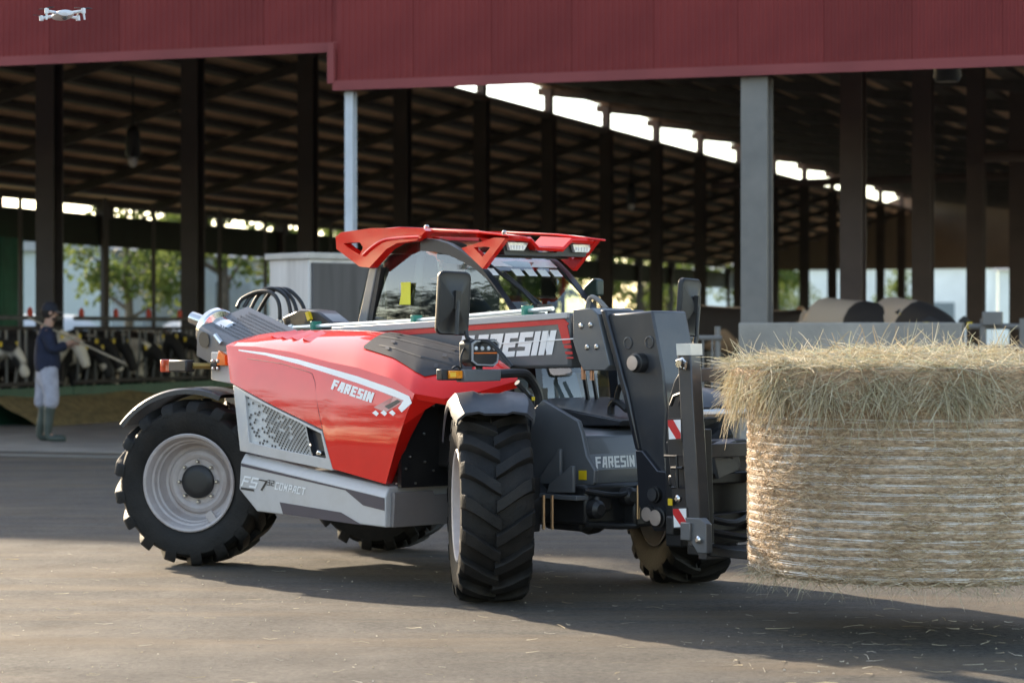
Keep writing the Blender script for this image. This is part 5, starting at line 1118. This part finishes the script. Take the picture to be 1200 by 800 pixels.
# ------------------------------------------------------------------ drone
dr = thing('drone', 'small white quadcopter drone flying by the red cladding', 'drone', (-2.585, 13.9, 3.26), R(8))
dr.rotation_euler = (R(3), R(-4), R(-68)); dr.scale = (.92,) * 3
DW = mat('drone_white', (.62, .63, .66), .4, var=.05)
m = MB(); m.lathe([(.0, -.045), (.03, -.045), (.042, -.03), (.046, 0), (.044, .04), (.034, .075), (.0, .082)], 14, Matrix.Diagonal((1.35, 1.45, .8, 1)) @ Matrix.Rotation(R(90), 4, 'Y') @ Matrix.Diagonal((.7, 1, 1, 1))); m.build('body', DW, dr)
m = MB(); m.lathe([(.0, -.02), (.017, -.015), (.02, 0), (.017, .015), (.0, .02)], 12, Matrix.Translation((.07, 0, -.02)) @ Matrix.Rotation(R(90), 4, 'Y')); m.build('camera_gimbal', DGREY, dr)
for sx, sy in ((1, 1), (1, -1), (-1, 1), (-1, -1)):
    e = Vector((sx * .085 + .01, sy * .115, .012 if sx > 0 else -.002)); arm = MB(); arm.tube([(sx * .04, sy * .03, .008), tuple(e)], [.011, .009], 8); ar = arm.build('arm', DW, dr)
    mo = MB(); mo.lathe([(.014, -.015), (.014, .015), (.006, .018)], 10, Matrix.Translation(e)); (mo.tube([e + Vector((0, 0, -.01)), e + Vector((0, sy * .004, -.055))], [.008, .006], 8) if sx > 0 else 0); mo.build('motor', DW, ar)
    pr = MB(); an = R(20 + 55 * sx + 30 * sy)
    for q in (0, math.pi):
        d = Vector((math.cos(an + q), math.sin(an + q), 0)); s_ = Vector((-d.y, d.x, 0)); c_ = e + Vector((0, 0, .019))
        pr.add([c_ + d * .005 - s_ * .004, c_ + d * .03 - s_ * .009 + Vector((0, 0, .002)), c_ + d * .06 - s_ * .004, c_ + d * .06 + s_ * .003, c_ + d * .03 + s_ * .006 - Vector((0, 0, .002)), c_ + d * .005 + s_ * .004] , [(0, 1, 4, 5), (1, 2, 3, 4)])
    po = pr.build('propeller', BLACK if sy < 0 else DGREY, ar, smooth=0); so = po.modifiers.new('thick', 'SOLIDIFY'); so.thickness = .003

# ------------------------------------------------------------------ straw litter on the ground
def litter():
    x, y = rr_.uniform(-4, 4), rr_.uniform(9, 16); p = Vector((x, y, .004)); a = rr_.uniform(0, 6.28)
    return p, Vector((math.cos(a), math.sin(a), .02)), rr_.uniform(.02, .1) * (1 if rr_.random() < .93 else 2.2), rr_.uniform(.0008, .002), 0
m = MB(); strands(m, 330, litter, 2)
def shed_straw():
    p = Vector((rr_.gauss(2.0, .6), rr_.gauss(11.2, .6), .004)); a = rr_.uniform(0, 6.28); return p, Vector((math.cos(a), math.sin(a), .05)), rr_.uniform(.03, .13), rr_.uniform(.001, .0026), 0
strands(m, 130, shed_straw, 2)
for k in range(0): pass
for _ in range(420):
    x, y, s_ = rr_.uniform(-4, 4), rr_.uniform(9, 15), rr_.uniform(.002, .008); a = rr_.uniform(0, 6.28)
    m.add([(x + s_ * math.cos(a), y + s_ * math.sin(a), .003), (x + s_ * math.cos(a + 2), y + s_ * math.sin(a + 2), .003), (x + s_ * math.cos(a + 4.1), y + s_ * math.sin(a + 4.1), .003), (x, y, .003 + s_ * .8)], [(0, 1, 3), (1, 2, 3), (2, 0, 3)])
o = m.build('straw_litter', random_tint('straw_bits', [(.5, .42, .28), (.65, .6, .5), (.42, .33, .2), (.75, .72, .65)], .8, .35), smooth=0); o['kind'] = 'stuff'

# ------------------------------------------------------------------ trees and things beyond the barn
def tree_meshes(seed, h, spread, leaves=2600):
    q = random.Random(seed); tr = MB(); tr.tube([(0, 0, 0), (.1, 0, h * .3), (-.05, .1, h * .6), (0, 0, h * .85)], [h * .03, h * .022, h * .014, h * .005], 8, 3)
    cl = []
    for k in range(9):
        a = k * 2.4; z = h * (.28 + .06 * k); r = spread * (1 - abs(z / h - .5)) * q.uniform(.6, 1); e = Vector((r * math.cos(a), r * math.sin(a), z + h * .12)); tr.tube([(0, 0, z), tuple(e * .5 + Vector((0, 0, z * .5))), tuple(e)], [h * .012, h * .008, h * .003], 6)
        cl.append((e, spread * q.uniform(.28, .5)))
    for k in range(16): cl.append((Vector((q.gauss(0, spread * .45), q.gauss(0, spread * .45), h * q.uniform(.4, 1.0))), spread * q.uniform(.22, .42)))
    lf = MB()
    for k in range(leaves):
        c, r = q.choice(cl); d = Vector((q.gauss(0, 1), q.gauss(0, 1), q.gauss(0, .8))).normalized() * r * q.random() ** .4; p = c + d; s_ = q.uniform(.1, .26) * h / 9
        a_ = Vector((q.gauss(0, 1), q.gauss(0, 1), q.gauss(0, 1))).normalized(); b_ = a_.cross(Vector((q.gauss(0, 1), q.gauss(0, 1), q.gauss(0, 1)))).normalized()
        lf.add([p - a_ * s_, p + b_ * s_ * .5, p + a_ * s_, p - b_ * s_ * .5], [(0, 1, 2, 3)])
    return tr.mesh('trunk', BARK), lf.mesh('crown', LEAF, 0)
TM = [tree_meshes(11, 8, 2.6), tree_meshes(12, 10, 3.2), tree_meshes(13, 6, 2.3)]
def tree(k, loc, rz, s_, label, group):
    t = thing('tree', label, 'tree', loc, rz, group); t.scale = (s_,) * 3
    for nm, me in zip(('trunk', 'crown'), TM[k]):
        o = bpy.data.objects.new(nm, me); col.objects.link(o); o.parent = t
lab = 'leafy green tree seen through the open left side of the barn'
for i, (a, b) in enumerate(((-38, 70), (-40, 81), (-37, 90), (-41, 98), (-38, 108), (-42, 120), (-37, 130), (-44, 140), (-36, 150), (-35, 84), (-36, 102), (-34, 116), (-35, 124), (-34, 138), (-37, 160))):
    tree(i % 3, Bm(a, b), i * 1.3, .8 + .25 * (i % 2), lab, 'trees beyond the left side of the barn')
for i, (a, b) in enumerate(((-30, 165), (-22, 178), (-13, 160), (-6, 175), (3, 168), (-18, 200), (-9, 205))):
    tree((i + 1) % 3, Bm(a, b), i * 1.7, .55 + .1 * (i % 3), 'small hazy tree beyond the far end of the barn', 'trees beyond the far end of the barn')
wd = MB()
for i in range(26):
    p = Vector((-66 + rnd.uniform(-6, 6), -30 + i * 5.2, 0)) if i < 16 else Vector((-40 + (i - 16) * 9 + rnd.uniform(-2, 2), -48 + rnd.uniform(-5, 5), 0))
    me = TM[i % 3][1]; M_ = Matrix.Translation(p) @ Matrix.Rotation(i * 2.1, 4, 'Z') @ Matrix.Scale(1.25 + .5 * rnd.random(), 4)
    for dz in (0, -4.5): wd.add([M_ @ (v.co + Vector((0, 0, dz))) for v in me.vertices], [tuple(q.vertices) for q in me.polygons])
o = wd.build('yard_edge_wood', WOODLEAF, smooth=0); o['kind'] = 'stuff'
# white covered heaps and a pale shed outside on the left
def mound(c, L_, W_, H2, label):
    m = MB(); rows = [[(L_ * (i / 16 - .5), W_ * (j / 10 - .5), H2 * (math.sin(math.pi * j / 10) ** .6) * min(1, 4 * min(i, 16 - i) / 16 + .0) ** .5 + .04 * noise.noise((i, j, 2)) - .02) for j in range(11)] for i in range(17)]
    m.grid(rows); o = m.build('covered_heap', mat('white_sheeting', (.48, .5, .5), .45, var=.06, scale=1)); o.location = c; o.rotation_euler[2] = BA + R(80); tag(o, label, 'covered heap')
mound(Bm(-36, 60), 9, 4, 1.95, 'white sheeted heap outside behind the far left cows')
mound(Bm(-37, 76), 10, 5, 2.0, 'second white sheeted heap outside, further along')
sh = thing('farm_shed', 'pale blue grey shed outside beyond the left wall of the barn', 'shed', Bm(-47, 86), BA)
m = MB(); m.box((0, 0, 2.2), (8, 16, 4.4)); m.build('wall', mat('pale_shed_wall', (.42, .48, .5), .6, var=.08, scale=.5), sh)
m = MB(); m.prism([(-4.4, 4.4), (4.4, 4.4), (0, 6)], -8.3, 8.3, 'y'); m.build('roof', mat('shed_roof', (.3, .31, .33), .6), sh)
for y in (-4, 2):
    m = MB(); m.box((4.03, y, 1.7), (.08, 3, 3.4)); m.build('door', mat('shed_door', (.3, .34, .36), .6), sh)
for (a, b, w, h_, lb) in ((-14, 190, 26, 6.2, 'pale blue grey building far beyond the barn end'), (12, 170, 18, 5.2, 'low white building far beyond the right stalls'), (-46, 210, 30, 7, 'long pale building far behind the left side trees')):
    s2_ = thing('farm_building', lb, 'building', Bm(a, b), BA); m = MB(); m.box((0, 4, h_ / 2), (w, 8, h_)); m.build('wall', mat('pale_rendered_wall', (.72, .75, .77), .8, var=.12, scale=.3), s2_)
    m = MB(); m.prism([(-.5, h_), (4, h_ + 1.2), (8.5, h_)], -w / 2 - .4, w / 2 + .4, 'x'); m.build('roof', mat('far_roof', (.35, .36, .38), .7), s2_)
    for k in range(4): m = MB(); m.box((-w / 2 + w * (k + .5) / 4, -.03, h_ * .45), (2.4, .06, 1.6)); m.build('window', mat('far_window', (.16, .2, .23), .2), s2_)
gf = MB(); gf.add([(-260, 30, .01), (-31, 30, .01), (-31, 300, .01), (-260, 300, .01)], [(0, 1, 2, 3)]); gf.add([(-31, 120, .012), (60, 120, .012), (60, 300, .012), (-31, 300, .012)], [(0, 1, 2, 3)])
o = gf.build('grass_field', mat('grass', (.075, .11, .03), .9, var=.3, scale=.4, c2=(.2, .18, .08), c2amt=.5, c2scale=.15), smooth=0); o['kind'] = 'structure'; o.rotation_euler[2] = BA
hl2 = MB(); hl2.grid([[(x * 40 - 1000, 900 + y * 120 + 0, max(0, (1 - abs(y - 2) / 2.2)) * (12 + 10 * noise.noise((x * .21, 3, 0)) + 10 * noise.noise((x * .7, 1, 0))) - 2) for y in range(5)] for x in range(60)])
o = hl2.build('hills', mat('hill_green', (.06, .09, .05), .9, var=.3, scale=.02)); o['kind'] = 'structure'
